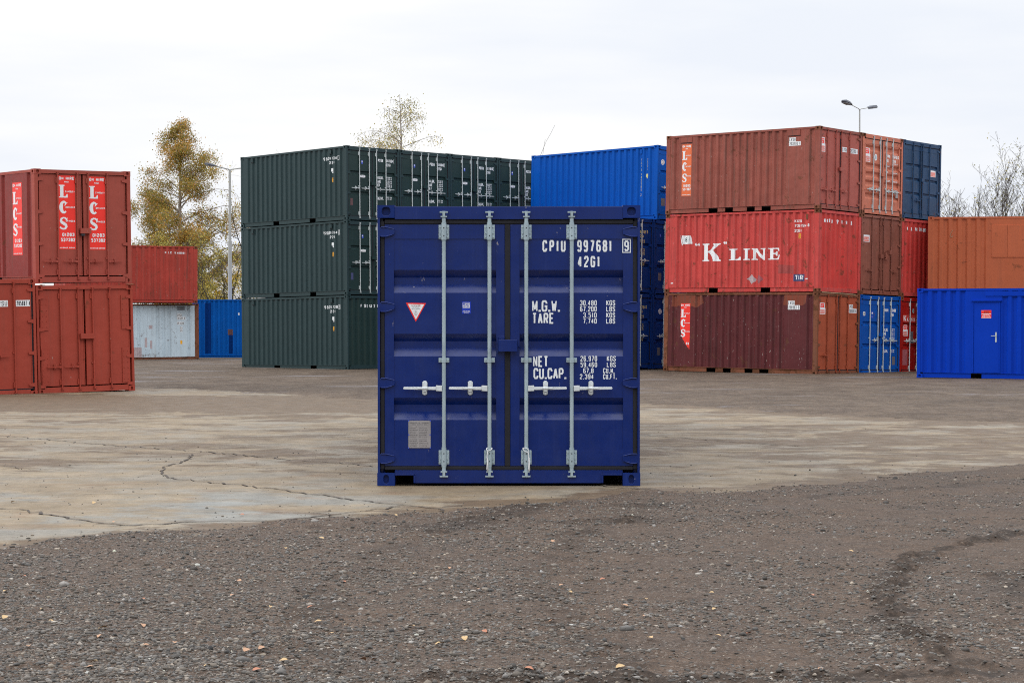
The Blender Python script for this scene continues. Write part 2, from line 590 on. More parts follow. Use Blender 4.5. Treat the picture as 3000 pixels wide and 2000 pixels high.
M['cream'] = plain('cream_lettering', (214, 205, 130), 0.5, var=0.05)
M['black'] = plain('black_lettering', (40, 42, 48), 0.5)
M['sign_red'] = plain('red_vinyl', (238, 40, 26), 0.4, var=0.05, scale=4, k=1.15)
M['sign_orange'] = plain('faded_orange_vinyl', (214, 100, 50), 0.5, var=0.06, scale=4, k=1.1)
M['sign_pale'] = plain('faded_red_print', (222, 120, 105), 0.5, var=0.1, scale=14)
M['sign_white'] = plain('white_vinyl', (228, 230, 232), 0.5, var=0.04)
M['sign_blue'] = plain('blue_vinyl', (0, 50, 178), 0.4)
M['sticker_blue'] = plain('pale_blue_sticker', (70, 92, 200), 0.5)
M['yellow'] = plain('yellow_sticker', (240, 172, 30), 0.5)
M['plate'] = plain('aluminium_plate', (150, 146, 146), 0.45, 0.3, var=0.15, scale=8)
M['greyprint'] = plain('grey_print', (120, 125, 132), 0.6)
M['patch_wine'] = plain('worn_wine_patch', (96, 66, 68), 0.7, var=0.2, scale=9)
M['patch_indigo'] = plain('worn_indigo_patch', (62, 68, 110), 0.7, var=0.2, scale=9)
M['patch_grey'] = plain('worn_grey_patch', (96, 92, 100), 0.7, var=0.2, scale=9)
M['patch_dark_red'] = plain('dark_red_patch', (142, 56, 52), 0.6, var=0.12, scale=6, k=1.2)
M['patch_pink'] = plain('faded_pink_patch', (140, 74, 80), 0.6, var=0.2, scale=8, k=1.2)
M['patch_silver'] = plain('worn_silver_patch', (176, 160, 162), 0.6, var=0.2, scale=12)
M['hook'] = plain('tan_steel_hook', (176, 140, 110), 0.5)

M['green'] = paint('dark_green_paint', (54, 69, 71), rough=0.36, streak=0.05, var=0.05, dent=0.15, grime=(0.02, 0.028, 0.028))
M['green_shaded'] = paint('shaded_dark_green_paint', (50, 65, 64), rough=0.36, streak=0.05, var=0.05, dent=0.15, grime=(0.02, 0.028, 0.028))  # same green, darker: dimmer light on the door ends put in the colour
M['oxide'] = paint('red_oxide_paint', (151, 77, 67), k=1.1, rough=0.5, rust=0.0, streak=0.12, var=0.06, chips=0.05, dent=0.5)
M['oxide_b'] = paint('bright_red_oxide_paint', (158, 72, 60), rough=0.5, rust=0.08, streak=0.12, var=0.07, chips=0.1, dent=0.5)
M['oxide_side'] = paint('red_oxide_side_paint', (134, 62, 58), rough=0.5, rust=0.1, streak=0.3, var=0.08, chips=0.25, dent=0.3)
M['brick'] = paint('brick_red_paint', (153, 64, 56), k=1.25, rough=0.5, rust=0.28, streak=0.5, var=0.12, chips=0.6, dent=0.3)
M['palegrey'] = paint('pale_grey_paint', (163, 176, 184), k=1.45, rough=0.5, rust=0.3, streak=0.25, var=0.06, chips=0.0, dent=0.3, grime=(0.22, 0.2, 0.17))
M['rusty'] = paint('rusty_frame_paint', (122, 78, 60), rough=0.65, rust=0.85, streak=0.3, var=0.15)
M['skyblue'] = paint('mid_blue_paint', (0, 92, 172), rough=0.42, rust=0.0, streak=0.2, var=0.1, chips=0.1, dent=0.2, grime=(0.01, 0.05, 0.14), spec=0.09)
M['deepblue_patch'] = plain('deep_blue_repaint', (0, 50, 118), 0.45, k=.9, spec=.1)
M['cobalt'] = paint('cobalt_blue_paint', (0, 86, 172), rough=0.36, streak=0.04, var=0.04, dent=0.15, grime=(0.01, 0.05, 0.16), spec=0.09)
M['darkblue'] = paint('deep_navy_blue_paint', (4, 58, 118), rough=0.4, streak=0.06, var=0.05, dent=0.15, grime=(0.01, 0.025, 0.06), spec=0.09)
M['brown'] = paint('brown_red_paint', (144, 83, 73), rough=0.5, rust=0.2, streak=0.5, var=0.12, chips=0.5, dent=0.6)
M['brown_door'] = paint('worn_red_door_paint', (166, 90, 80), rough=0.5, rust=0.22, streak=0.2, var=0.1, chips=0.1, dent=0.7)
M['terracotta'] = paint('terracotta_paint', (190, 114, 92), rough=0.5, rust=0.22, streak=0.2, var=0.08, chips=0.1, dent=0.4)
M['slate'] = paint('slate_blue_paint', (50, 74, 104), rough=0.5, rust=0.05, streak=0.25, var=0.14, chips=0.1, dent=0.5, grime=(0.02, 0.035, 0.06))
M['red'] = paint('faded_signal_red_paint', (191, 76, 72), rough=0.5, rust=0.34, streak=0.5, var=0.09, chips=0.55, dent=0.4, grime=(0.16, 0.055, 0.05))
M['red_end'] = paint('signal_red_end_paint', (196, 70, 64), rough=0.5, rust=0.32, streak=0.45, var=0.14, chips=0.5, dent=0.3, grime=(0.2, 0.06, 0.05))
M['maroon'] = paint('maroon_paint', (92, 50, 52), rough=0.5, rust=0.2, streak=0.4, var=0.12, chips=0.75, dent=0.4, grime=(0.045, 0.026, 0.024))
M['rust_orange'] = paint('orange_rust_door_paint', (160, 82, 60), rough=0.5, rust=0.25, streak=0.15, var=0.1, chips=0.1, dent=0.7)
M['worn_orange'] = paint('worn_orange_paint', (128, 70, 56), rough=0.5, rust=0.3, streak=0.4, var=0.14, chips=0.5)
M['chestnut'] = paint('chestnut_brown_paint', (134, 84, 72), rough=0.5, rust=0.15, streak=0.25, var=0.12, chips=0.1, dent=0.8, grime=(0.07, 0.045, 0.035))
M['azure'] = paint('azure_blue_paint', (0, 82, 160), rough=0.4, rust=0.03, streak=0.1, var=0.06, chips=0.05, dent=0.3, grime=(0.01, 0.05, 0.13), spec=0.09)
M['crimson'] = paint('crimson_paint', (150, 40, 38), rough=0.45, rust=0.12, streak=0.2, var=0.15, chips=0.1, dent=0.3)
M['orange'] = paint('orange_brown_paint', (176, 97, 68), k=1.15, rough=0.5, rust=0.03, streak=0.12, var=0.05, dent=0.2)
M['royal'] = paint('royal_blue_paint', (0, 64, 172), rough=0.4, streak=0.03, var=0.04, dent=0.2, grime=(0.01, 0.04, 0.2), spec=0.09)
M['dark'] = plain('dark_void', (30, 27, 26), 0.9, k=0.5)
M['wood'] = plain('weathered_plank', (150, 120, 92), 0.8, var=0.25, scale=9)
M['vent'] = plain('shadowed_vent', (24, 30, 34), 0.8)

# ------------------------------------------------------------------ shipping containers
SW = {   # horizontal swages of a door: (top, inner top, inner bottom, bottom)
 'three': [(1.998, 1.927, 1.861, 1.786), (1.406, 1.337, 1.272, 1.198), (0.813, 0.746, 0.681, 0.608)],
 'three_b': [(1.83, 1.81, 1.76, 1.71), (1.36, 1.34, 1.29, 1.24), (0.885, 0.865, 0.815, 0.765)],
 'two': [(1.735, 1.70, 1.63, 1.595), (1.02, 0.985, 0.91, 0.875)],
 'five': [(2.24, 2.17, 2.1, 2.03), (1.66, 1.59, 1.53, 1.46), (1.385, 1.315, 1.25, 1.18), (1.105, 1.035, 0.97, 0.9), (0.70, 0.63, 0.56, 0.49)],
 'flat': [],
}


def corr_profile(t0, t1, flats=(), pitch=0.278, depth=0.046, edge=0.05):
    """breakpoints (t, depth) of a corrugated wall between t0 and t1; flats are smooth outer stretches"""
    pts = [(t0, 0.0)]
    t = t0 + edge
    fl = sorted(flats)
    while True:
        while fl and fl[0][1] < t:
            fl.pop(0)
        if fl and t + pitch * .75 > fl[0][0]:
            t = max(t, fl[0][1])
            fl.pop(0)
            continue
        if t + pitch * .75 > t1 - edge:
            break
        pts += [(t, 0.0), (t + pitch * .2, depth), (t + pitch * .48, depth), (t + pitch * .68, 0.0)]
        t += pitch
    pts.append((t1, 0.0))
    return pts


def prof_at(pts, t):
    for (a, da), (b, db) in zip(pts, pts[1:]):
        if a <= t <= b:
            return da + (db - da) * ((t - a) / (b - a) if b > a else 0)
    return 0.0


class Box:
    pass


def casting(mb, x0, y0, z0, sx, sy, top, cx=0.162, cy=0.178, cz=0.118):
    """corner casting whose outer corner is at (x0, y0); sx, sy point into the container"""
    x1, y1, z1 = x0 + sx * cx, y0 + sy * cy, z0 + cz
    hr = (0.040, 0.040) if top else (0.026, 0.041)
    # end face (y = y0), side face (x = x0)
    mb.holed((x0, y0, z0), (sx, 0, 0), (0, 0, 1), cx, cz, (cx * .5 + .002, cz * .5), hr[0], hr[1], (0, sy, 0))
    mb.holed((x0, y0, z0), (0, sy, 0), (0, 0, 1), cy, cz, (cy * .5, cz * .5), 0.04, hr[1] * .85, (sx, 0, 0))
    mb.quad((x1, y0, z0), (x1, y1, z0), (x1, y1, z1), (x1, y0, z1))
    mb.quad((x0, y1, z0), (x1, y1, z0), (x1, y1, z1), (x0, y1, z1))
    mb.quad((x0, y0, z0), (x1, y0, z0), (x1, y1, z0), (x0, y1, z0))
    mb.quad((x0, y0, z1), (x1, y0, z1), (x1, y1, z1), (x0, y1, z1))


def container(mat4, label, body, frame=None, cast=None, end='two', door=None, rodm=None, L=6.058, W=2.438, H=2.591,
              flats=(), far_flats=(), pockets=((1.86, 2.22), (3.93, 4.28)), det=1, handle_z=1.13, hinges=(2.348, 1.653, .95, .249),
              post=0.07, sidepost=0.12, lock=True, group="shipping containers stacked around the yard", gasket=True, rods=(.60, 1.05, 1.385, 1.82),
              handles=(1, 1, 1, 1), endpitch=.278, endpocket=False, vis='L', pitch=.278):
    frame, cast, door = frame or body, cast or frame or body, door or body
    c = Box()
    c.L, c.W, c.H = L, W, H
    c.root = empty('shipping_container', mat4)
    tag(c.root, label, 'container', group)
    root = c.root
    is_door = end != 'corr'
    n_r = 14 if det > 1 else 8
    # frame -----------------------------------------------------------
    mb = MB()
    e = 0.004
    for (x0, x1) in ((e, post), (W - post, W - e)):
        mb.box(x0, e, .118, x1, .10, H - .118)
    for s in (0, 1):                                    # side face of the near posts, far posts
        xa, xb = (e + .002, .05) if s == 0 else (W - .05, W - e - .002)
        mb.box(xa, .10, .118, xb, sidepost, H - .118)
        mb.box(xa, L - sidepost, .118, xb, L - e, H - .118)
    hz = (H - .130 if det > 1 else H - .098 if end == 'flat' else H - .142) if is_door else H - .10
    mb.box(.163, .006, hz, W - .163, .09, H - .012)       # header
    zs = (.143 if det > 1 else .150) if is_door else .155
    if endpocket:
        for a, b in ((.163, .166), (.349, W - .349), (W - .166, W - .163)):
            mb.box(a, .008, .024, b, .09, zs)
        mb.box(.166, .008, .098, .349, .09, zs)
        mb.box(W - .349, .008, .098, W - .166, .09, zs)
        for s in (0, 1):                                # pressed lips of the two sill recesses
            a, b = (.166, .349) if s == 0 else (W - .349, W - .166)
            for x in (a, b):
                if (s == 0 and x == b) or (s == 1 and x == a):
                    mb.box(x - .012, -.004, .026, x + .006, .012, .108)
            mb.box(a, -.004, .096, b, .012, .112)
    else:
        mb.box(.163, .008, .022, W - .163, .09, zs)
    mb.box(.163, L - .09, .022, W - .163, L - e, .155)
    mb.box(.163, L - .09, H - .10, W - .163, L - e, H - .012)
    c.y_post = e
    for s in (0, 1):
        X = (lambda d: d) if s == 0 else (lambda d: W - d)
        def bx(d0, y0, z0, d1, y1, z1):
            a, b = sorted((X(d0), X(d1)))
            mb.box(a, y0, z0, b, y1, z1)
        bx(.004, .178, H - .075, .06, L - .178, H - .012)      # top side rail
        bx(.008, .178, .150, .060, L - .178, .163)            # lip over the bottom rail
        pk = [] if s != (0 if vis == 'L' else 1) else sorted([(L - b, L - a) for a, b in pockets] if vis == 'L' else pockets)
        y = .178
        for a, b in pk + [(L - .178, None)]:
            bx(.030, y, .020, .055, a, .1495)
            bx(.018, y, .012, .060, a, .0195)
            if b is None:
                break
            y = b
    mb.build('frame', frame, root, bevel=.005 if det > 1 else 0)
    # floor and roof ------------------------------------------------
    f = MB(); f.box(.062, .095, .120, W - .062, L - .095, .149); f.build('floor', M['dark'], root)
    f = MB()
    rp = corr_profile(.10, L - .10, (), .2, .018)
    for (a, da), (b, db) in zip(rp, rp[1:]):
        f.quad((.05, a, H - .016 - da), (W - .05, a, H - .016 - da), (W - .05, b, H - .016 - db), (.05, b, H - .016 - db))
    f.build('roof_panel', body, root)
    # castings -------------------------------------------------------
    for x0, sx in ((0, 1), (W, -1)):
        for y0, sy in ((0, 1), (L, -1)):
            for z0, top in ((0, False), (H - .118, True)):
                k = MB()
                casting(k, x0, y0, z0, sx, sy, top)
                k.build('corner_casting', cast, root, bevel=.004 if det > 1 else 0)
    # side walls -----------------------------------------------------
    def fl(side):
        src = flats if side == vis else far_flats
        return [(L - b, L - a) for a, b in src] if side == 'L' else list(src)
    c.prof = {}
    for side in 'LR':
        p = corr_profile(sidepost, L - sidepost, fl(side), pitch)
        c.prof[side] = p
        s = MB()
        for (a, da), (b, db) in zip(p, p[1:]):
            xa, xb = (.012 + da, .012 + db) if side == 'L' else (W - .012 - da, W - .012 - db)
            s.quad((xa, a, .163), (xb, b, .163), (xb, b, H - .074), (xa, a, H - .074))
        s.build('side_panel', body, root, fix=False)
    # far end ---------------------------------------------------------
    p = corr_profile(.05, W - .05, (), endpitch)
    s = MB()
    for (a, da), (b, db) in zip(p, p[1:]):
        s.quad((a, L - .02 - da, .155), (b, L - .02 - db, .155), (b, L - .02 - db, H - .10), (a, L - .02 - da, H - .10))
    s.build('end_panel', body, root, fix=False)
    # near end --------------------------------------------------------
    c.doors = []
    if not is_door:
        p = corr_profile(post - .01, W - post + .01, (), endpitch, .04, .03)
        c.prof['E'] = p
        s = MB()
        for (a, da), (b, db) in zip(p, p[1:]):
            s.quad((a, .022 + da, .155), (b, .022 + db, .155), (b, .022 + db, H - .10), (a, .022 + da, H - .10))
        s.build('end_panel', door, root, fix=False)
        return c
    YF, YS = .030, .037
    sd = .058 if det > 1 else .045
    c.ys = YS
    c.yf = YF
    g0, gm = (post + .036, .023) if det < 2 else (.068, .027)
    zb, zt = (.182, H - .176) if det > 1 else (.176, H - .166)
    zl, zh = .330, H - .311
    if end == 'flat':
        zt = H - .110
        zl, zh = .195, zt - .014
    for side in (0, 1):
        xa, xb = (g0, W / 2 - gm - .012) if side == 0 else (W / 2 + gm - .012, W - g0)
        sxa, sxb = (xa + .085, xb - .078) if side == 0 else (xa + .085, xb - .09)
        if end == 'flat':
            sxa, sxb = xa + .025, xb - .02
        d = MB()
        for q in (((xa, zb), (xb, zb), (sxb, zl), (sxa, zl)), ((xb, zb), (xb, zt), (sxb, zh), (sxb, zl)),
                  ((xb, zt), (xa, zt), (sxa, zh), (sxb, zh)), ((xa, zt), (xa, zb), (sxa, zl), (sxa, zh))):
            d.add([(x, YF, z) for x, z in q], [(0, 1, 2, 3)])
        for (p0, p1) in (((xa, zb), (xb, zb)), ((xb, zb), (xb, zt)), ((xb, zt), (xa, zt)), ((xa, zt), (xa, zb))):
            d.quad((p0[0], YF, p0[1]), (p1[0], YF, p1[1]), (p1[0], .085, p1[1]), (p0[0], .085, p0[1]))
        zp = [(zh, YS)]
        for (a, b, b2, a2) in SW[end]:
            zp += [(a, YS), (b, YS + sd), (b2, YS + sd), (a2, YS)]
        zp.append((zl, YS))
        for (z0, y0), (z1, y1) in zip(zp, zp[1:]):
            d.quad((sxa, y0, z0), (sxb, y0, z0), (sxb, y1, z1), (sxa, y1, z1))
            for x in (sxa, sxb):
                d.quad((x, YF, z0), (x, y0, z0), (x, y1, z1), (x, YF, z1))
        for z in (zl, zh):
            d.quad((sxa, YF, z), (sxb, YF, z), (sxb, YS, z), (sxa, YS, z))
        dob = d.build('door', door, root, fix=False)
        c.doors.append(dob)
        # hinges
        for hzv in hinges:
            h = MB()
            xo = (post - .045 if det < 2 else .006) if side == 0 else W - (post - .045 if det < 2 else .006)
            s = 1 if side == 0 else -1
            xi = (xa + .09) if side == 0 else (xb - .09)
            hh = .042
            h.prism([(xo, hzv - hh), (xo, hzv + hh), (xo + s * .05, hzv + hh + .002), (xi, hzv + hh * .55), (xi + s * .004, hzv), (xi, hzv - hh * .55), (xo + s * .05, hzv - hh)],
                    lambda u, v, dd: (u, dd, v), .006, .0285)
            if det > 1:
                h.tube([(xo + s * .03, -.001, hzv + hh + .003), (xo + s * .075, .002, hzv + hh + .003), (xi, .010, hzv + hh * .62)], .007, 8)
                h.tube([(xo + s * .03, -.001, hzv - hh), (xo + s * .075, .002, hzv - hh), (xi - s * .02, .010, hzv - hh * .62)], .006, 8)
            h.build('door_hinge', door if det > 1 else frame, dob, bevel=.003 if det > 1 else 0)
        # rods, brackets, handles
        rm = rodm or M['galv']
        for q in ((0, 1) if side == 0 else (2, 3)):
            x = rods[q]
            rd = MB()
            y = .004
            rd.tube([(x, y, .135), (x, y, H - .118)], .0185, n_r)
            for zz, sg in ((.108, -1), (H - .085, 1)):          # cams
                rd.tube([(x, y, zz - .03), (x, y, zz + .03)], .0145, n_r)
                rd.box(x - .038, y - .022, zz + sg * .020 - .007, x + .038, y + .006, zz + sg * .020 + .007)
                rd.box(x - .030, y - .022, zz - sg * .022 - .006, x + .030, y + .004, zz - sg * .022 + .006)
                rd.box(x - .012, y - .024, zz - .024, x + .012, y + .010, zz + .024)
            if det > 1:
                for zz in (.182, .344, H - .168, H - .318):
                    rd.tube([(x, y, zz - .010), (x, y, zz + .010)], .0225, n_r)
            rd.build('lock_rod', rm, dob, fix=True)
            if det > 1:
                for zz, hh in ((.2625, .0725), (H - .2475, .0725)):
                    bk = MB()
                    for sg in (-1, 1):
                        a, b = sorted((x + sg * .020, x + sg * .049))
                        bk.box(a, .010, zz - hh * .9, b, .029, zz + hh * .9)
                        for zz2 in (zz - .045, zz + .045):
                            bk.tube([(x + sg * .036, .010, zz2), (x + sg * .036, .001, zz2)], .0085, 8, smooth=False)
                        bk.tube([(x + sg * .031, .008, zz - .018), (x + sg * .031, .008, zz + .018)], .010, 8)
                    bk.tube([(x, y, zz - hh), (x, y, zz + hh)], .0255, 16)
                    bk.build('rod_bracket', rm, dob, bevel=.003)
                    for zz2 in (zz - .036, zz + .036):
                        pn = MB()
                        pn.tube([(x, y - .020, zz2), (x, y - .0268, zz2)], .006, 8, smooth=False)
                        pn.build('bracket_hole', M['black'], dob)
                bk = MB()
                bk.box(x - .049, .004, 1.141, x - .022, .030, 1.183)
                bk.box(x + .022, .004, 1.141, x + .049, .030, 1.183)
                bk.tube([(x, y, 1.1415), (x, y, 1.1825)], .0235, 16)
                for sg in (-1, 1):
                    bk.tube([(x + sg * .035, .004, 1.162), (x + sg * .035, -.003, 1.162)], .008, 8, smooth=False)
                bk.tube([(x, y - .018, 1.162), (x, y - .025, 1.162)], .005, 8, smooth=False)
                bk.build('rod_bracket', rm, dob, bevel=.003)
                for zz in (.108, H - .085):
                    for sg in (-1, 1):
                        kp = MB()
                        kp.prism([(x + sg * .014, zz - .014), (x + sg * .034, zz - .016), (x + sg * .036, zz + .012), (x + sg * .018, zz + .014)], lambda u, v, dd: (u, dd, v), -.016, .012)
                        kp.build('cam_keeper', door, root, bevel=.003)
            else:
                for zz, hw_, xo_ in ((.26, .06, .030), (H - .25, .06, .030), (handle_z + .07, .02, -.012)):
                    bk = MB()
                    bk.box(x - .047, .008, zz - hw_, x + xo_, .029, zz + hw_)
                    bk.build('rod_bracket', rm, dob)
            if not handles[q]:
                continue
            sg = -1 if side == 0 else 1
            hz0 = handle_z
            hd = MB()
            hx = x + sg * .018
            F = lambda u, v, dd: (u, dd, v)
            hd.prism([(hx, hz0 - .026), (hx, hz0 + .026), (hx + sg * .055, hz0 + .028), (hx + sg * .055, hz0 - .024)], F, -.016, .010)
            hd.prism([(hx + sg * .055, hz0 - .014), (hx + sg * .055, hz0 + .016), (hx + sg * .16, hz0 + .014), (hx + sg * .352, hz0 + .014), (hx + sg * .36, hz0), (hx + sg * .352, hz0 - .009), (hx + sg * .16, hz0 - .013)], F, -.022, -.004)
            if det > 1:
                hd.prism([(hx + sg * .11, hz0 - .006), (hx + sg * .15, hz0 + .006), (hx + sg * .24, hz0 + .005), (hx + sg * .20, hz0 - .006)], F, -.028, -.0221)
            hd.build('door_handle', M['cast_steel'] if det > 1 else rm, dob, bevel=.003 if det > 1 else 0)
            rt = MB()
            cx = x + sg * .178
            n = 14 if det > 1 else 8
            rt.prism([(cx + .024 * math.cos(2 * math.pi * k / n), hz0 + .004 + .043 * (1 if math.sin(2 * math.pi * (k + .01) / n) > 0 else -1) + .024 * math.sin(2 * math.pi * k / n)) for k in range(n)], F, .012, .030)
            if det > 1:
                rt.tube([(cx, -.008, hz0 + .045), (cx, .02, hz0 + .045)], .011, 10, smooth=False)
                rt.tube([(cx, -.002, hz0 - .045), (cx, .02, hz0 - .045)], .011, 10, smooth=False)
                rt.box(cx - .018, -.034, hz0 - .018, cx + .018, -.0235, hz0 + .040)
                rt.tube([(cx - .022, -.03, hz0 + .002), (cx + .022, -.03, hz0 + .002)], .014, 10)
                rt.box(cx - .013, -.030, hz0 - .030, cx + .013, .01, hz0 - .017)
            else:
                rt.tube([(cx + sg * -.03, -.02, hz0 + .05), (cx, -.03, hz0 - .03)], .012, 6)
            rt.build('handle_retainer', M['cast_steel'] if det > 1 else rm, dob, bevel=.003 if det > 1 else 0)
    # gasket -----------------------------------------------------------
    if gasket:
        g = MB()
        xg0 = (post if det < 2 else .025) + .002
        gy0, gy1 = (.024, .06) if det > 1 else (.026, .06)
        g.box(xg0, gy0, zb - .03, g0 - .002, gy1, zt + .03)
        g.box(W - g0 + .002, gy0, zb - .03, W - xg0, gy1, zt + .03)
        g.box(W / 2 - gm - .010, gy0, zb - .002, W / 2 + gm - .014, gy1, zt + .002)
        zg = hz - .002
        if zg > zt + .004:
            g.box(g0, gy0 - .004, zt + .003, W - g0, gy1, zg)
        g.box(g0, gy0 - .004, zs + .002 if zs < zb - .01 else zb - .02, W - g0, gy1, zb - .003)
        g.build('door_gasket', M['rubber'], root, bevel=.006 if det > 1 else 0)
    # lock box --------------------------------------------------------
    if lock:
        lb = MB()
        if det > 1:
            lb.box(1.124, -.060, 1.242, 1.298, .000, 1.353)
            lb.box(1.112, .004, 1.225, 1.124, .029, 1.382)
            lb.box(1.124, .010, 1.354, 1.18, .029, 1.384)
            lb.box(1.15, -.052, 1.354, 1.16, .02, 1.36)
            o = lb.build('lock_box', door, root, bevel=.006)
            hk = MB()
            hk.tube([(1.302, -.02, 1.34), (1.306, -.02, 1.30), (1.312, -.02, 1.275), (1.322, -.02, 1.272), (1.326, -.02, 1.29)], .004, 6)
            hk.build('lock_pin', door, root)
            lv = MB()
            lv.box(1.120, .0305, 1.215, 1.176, .0325, 1.222)
            lv.build('lock_staple', door, root)
        else:
            lb.box(W / 2 - .10, -.045, 1.26, W / 2 + .085, .022, 1.37)
            lb.build('lock_box', door if lock is True else lock, root)
    return c


def decal(c, face, name, mat, ink, parent=None, lift=0.0018, bits=False):
    """lay flat ink (u, v, lift) onto a face of container c, following its corrugation; one object per word or patch"""
    g = sorted(set(getattr(ink, 'g', [])))
    if name not in ('plate_text', 'warning_text', 'certificate_text', 'sticker_text', 'flag_mark', 'flag_emblem') and len(g) > 1:
        o = None
        for a, b_ in zip(g, g[1:] + [len(ink.f)]):
            if b_ <= a:
                continue
            part = Ink()
            used = sorted({q for f_ in ink.f[a:b_] for q in f_})
            m_ = {q: n_ for n_, q in enumerate(used)}
            part.v = [ink.v[q] for q in used]
            part.f = [tuple(m_[q] for q in f_) for f_ in ink.f[a:b_]]
            o = decal(c, face, name, mat, part, parent, lift)
        return o
    me = bpy.data.meshes.new(name)
    me.from_pydata(ink.v, [], ink.f)
    prof = None
    if face in ('L', 'R', 'E'):
        prof = c.prof.get(face)
    if prof:
        b = bmesh.new()
        b.from_mesh(me)
        us = [v.co.x for v in b.verts]
        lo, hi = min(us), max(us)
        for (t, _) in prof:
            u = c.L - t if face == 'L' else t
            if lo < u < hi:
                bmesh.ops.bisect_plane(b, geom=b.verts[:] + b.edges[:] + b.faces[:], plane_co=(u, 0, 0), plane_no=(1, 0, 0))
        b.to_mesh(me)
        b.free()
    for v in me.vertices:
        u, w, l = v.co
        l += lift
        if face == 'L':
            v.co = (.012 + prof_at(prof, c.L - u) - l, c.L - u, w)
        elif face == 'R':
            v.co = (c.W - .012 - prof_at(prof, u) + l, u, w)
        elif face == 'E':
            v.co = (u, .022 + prof_at(prof, u) - l, w)
        elif face == 'rim':
            v.co = (u, c.yf - l, w)
        else:
            v.co = (u, c.ys - l, w)
    me.update()
    o = bpy.data.objects.new(name, me)
    me.materials.append(mat)
    COL.objects.link(o)
    o.parent = parent or c.root
    return o


def pose(v, c=0.0, k=0, dx=0.0, dz=0.0, dy=0.0):
    m = Matrix.Translation(v[:3]) @ Matrix.Rotation(v[3], 4, 'Z') @ Matrix.Rotation(v[4], 4, 'X') @ Matrix.Rotation(v[5], 4, 'Y')
    return m @ Matrix.Translation((c * 2.458 + dx, dy, k * 2.6 + dz))


def side_pose(v, k=0, W=2.438):
    """stacks seen along their right-hand long wall"""
    return pose(v, 0, k) @ Matrix.Translation((0, W, 0)) @ Matrix.Rotation(R(-90), 4, 'Z')


def hire_tall(c, face, u0, v0, u1, v1, mat, torn=False, parent=None):
    """tall hire-company poster"""
    w, h = u1 - u0, v1 - v0
    X = lambda a: u0 + a * w
    Z = lambda b: v0 + b * h
    bg, tx, sh = Ink(), Ink(), Ink()
    if torn:
        bg.poly([(X(.97), Z(0)), (X(1), Z(1)), (X(0.02), Z(1)), (X(.0), Z(.42)), (X(.10), Z(.405)), (X(.14), Z(.30)), (X(.28), Z(.215)), (X(.42), Z(.17)), (X(.52), Z(.12)), (X(.66), Z(.08)), (X(.78), Z(.035)), (X(.88), Z(.03)), (X(.90), Z(0))])
    else:
        bg.rect(u0, v0, u1, v1)
    decal(c, face, 'hire_poster', mat, bg, parent)
    t = tx.text
    t("ON HIRE", X(.05), Z(.94), h * .042, w * .9, .24, .6, .14)
    t("FROM", X(.36), Z(.902), h * .02, w * .26, .26, .6, .16)
    for ch, zz, word, wz in (('L', .70, 'EAVESLEY', .770), ('C', .485, 'ONTAINER', .558), ('S', .265, 'ERVICES', .372)):
        sh.serif(ch, X(.055), Z(zz) - h * .004, w * .52, h * .172)
        tx.serif(ch, X(.035), Z(zz), w * .52, h * .172, .0012)
        t(word, X(.42), Z(wz), h * .024, w * .54, .26, .55, .2, lift=.0024)
    if torn:
        t("83", X(.62), Z(.095), h * .055, w * .28, .24, .6, .16)
    else:
        t("01283", X(.20), Z(.175), h * .048, w * .72, .24, .6, .16)
        t("537382", X(.12), Z(.105), h * .048, w * .84, .24, .6, .16)
        t("NATIONWIDE SERVICE", X(.05), Z(.012), h * .018, w * .9, .26, .6, .2)
    decal(c, face, 'poster_lettering', M['sign_white'], tx, parent, .004)


def hire_small(c, u0, v0, u1, v1, pale=False, whole=True, parent=None):
    """small hire sign on a door: red block above faded small print"""
    w, h = u1 - u0, v1 - v0
    bg = Ink()
    zc = v0 + h * .56
    bg.rect(u0 + w * .02, v0, u1, zc)
    if whole:
        bg.rect(u0, zc - h * .02, u1 - w * .14, v1, .0008)
    decal(c, 'door', 'hire_sign', M['sign_white'], bg, parent)
    a, b = Ink(), Ink()
    if whole:
        a.rect(u0 + w * .10, zc + h * .03, u1 - w * .24, v1 - h * .05, .0012)
        b.text("ON HIRE", u0 + w * .13, zc + h * .24, h * .075, w * .50, .26, .6, .18, lift=.0024)
        b.text("FROM", u0 + w * .24, zc + h * .10, h * .065, w * .28, .26, .6, .18, lift=.0024)
        decal(c, 'door', 'sign_block', M['sign_red'], a, parent)
    p = Ink()
    p.rect(u0 + w * .05, v0 + h * .04, u1 - w * .1, zc - h * .14, .0008)
    decal(c, 'door', 'sign_print', M['sign_pale'], p, parent)
    hh = zc - v0
    b.text("CONTAINER", u0 + w * .08, v0 + hh * .62, hh * .09, w * .78, .2, .5, .2, lift=.0024)
    b.text("SERVICES", u0 + w * .08, v0 + hh * .44, hh * .09, w * .78, .2, .5, .2, lift=.0024)
    b.text("01283 537382", u0 + w * .08, v0 + hh * .22, hh * .13, w * .78, .2, .5, .2, lift=.0024)
    decal(c, 'door', 'sign_lettering', M['sign_white'], b, parent)


def number_label(c, face, rows, parent=None, name='number_label'):
    bg, tx = Ink(), Ink()
    for s, u0, v0, u1, v1 in rows:
        bg.rect(u0, v0, u1, v1)
        tx.text(s, u0 + (u1 - u0) * .06, v0 + (v1 - v0) * .14, (v1 - v0) * .72, (u1 - u0) * .88, .13, .5, .2)
    decal(c, face, name, M['sign_white'], bg, parent)
    decal(c, face, 'number_lettering', M['black'], tx, parent, .0034)


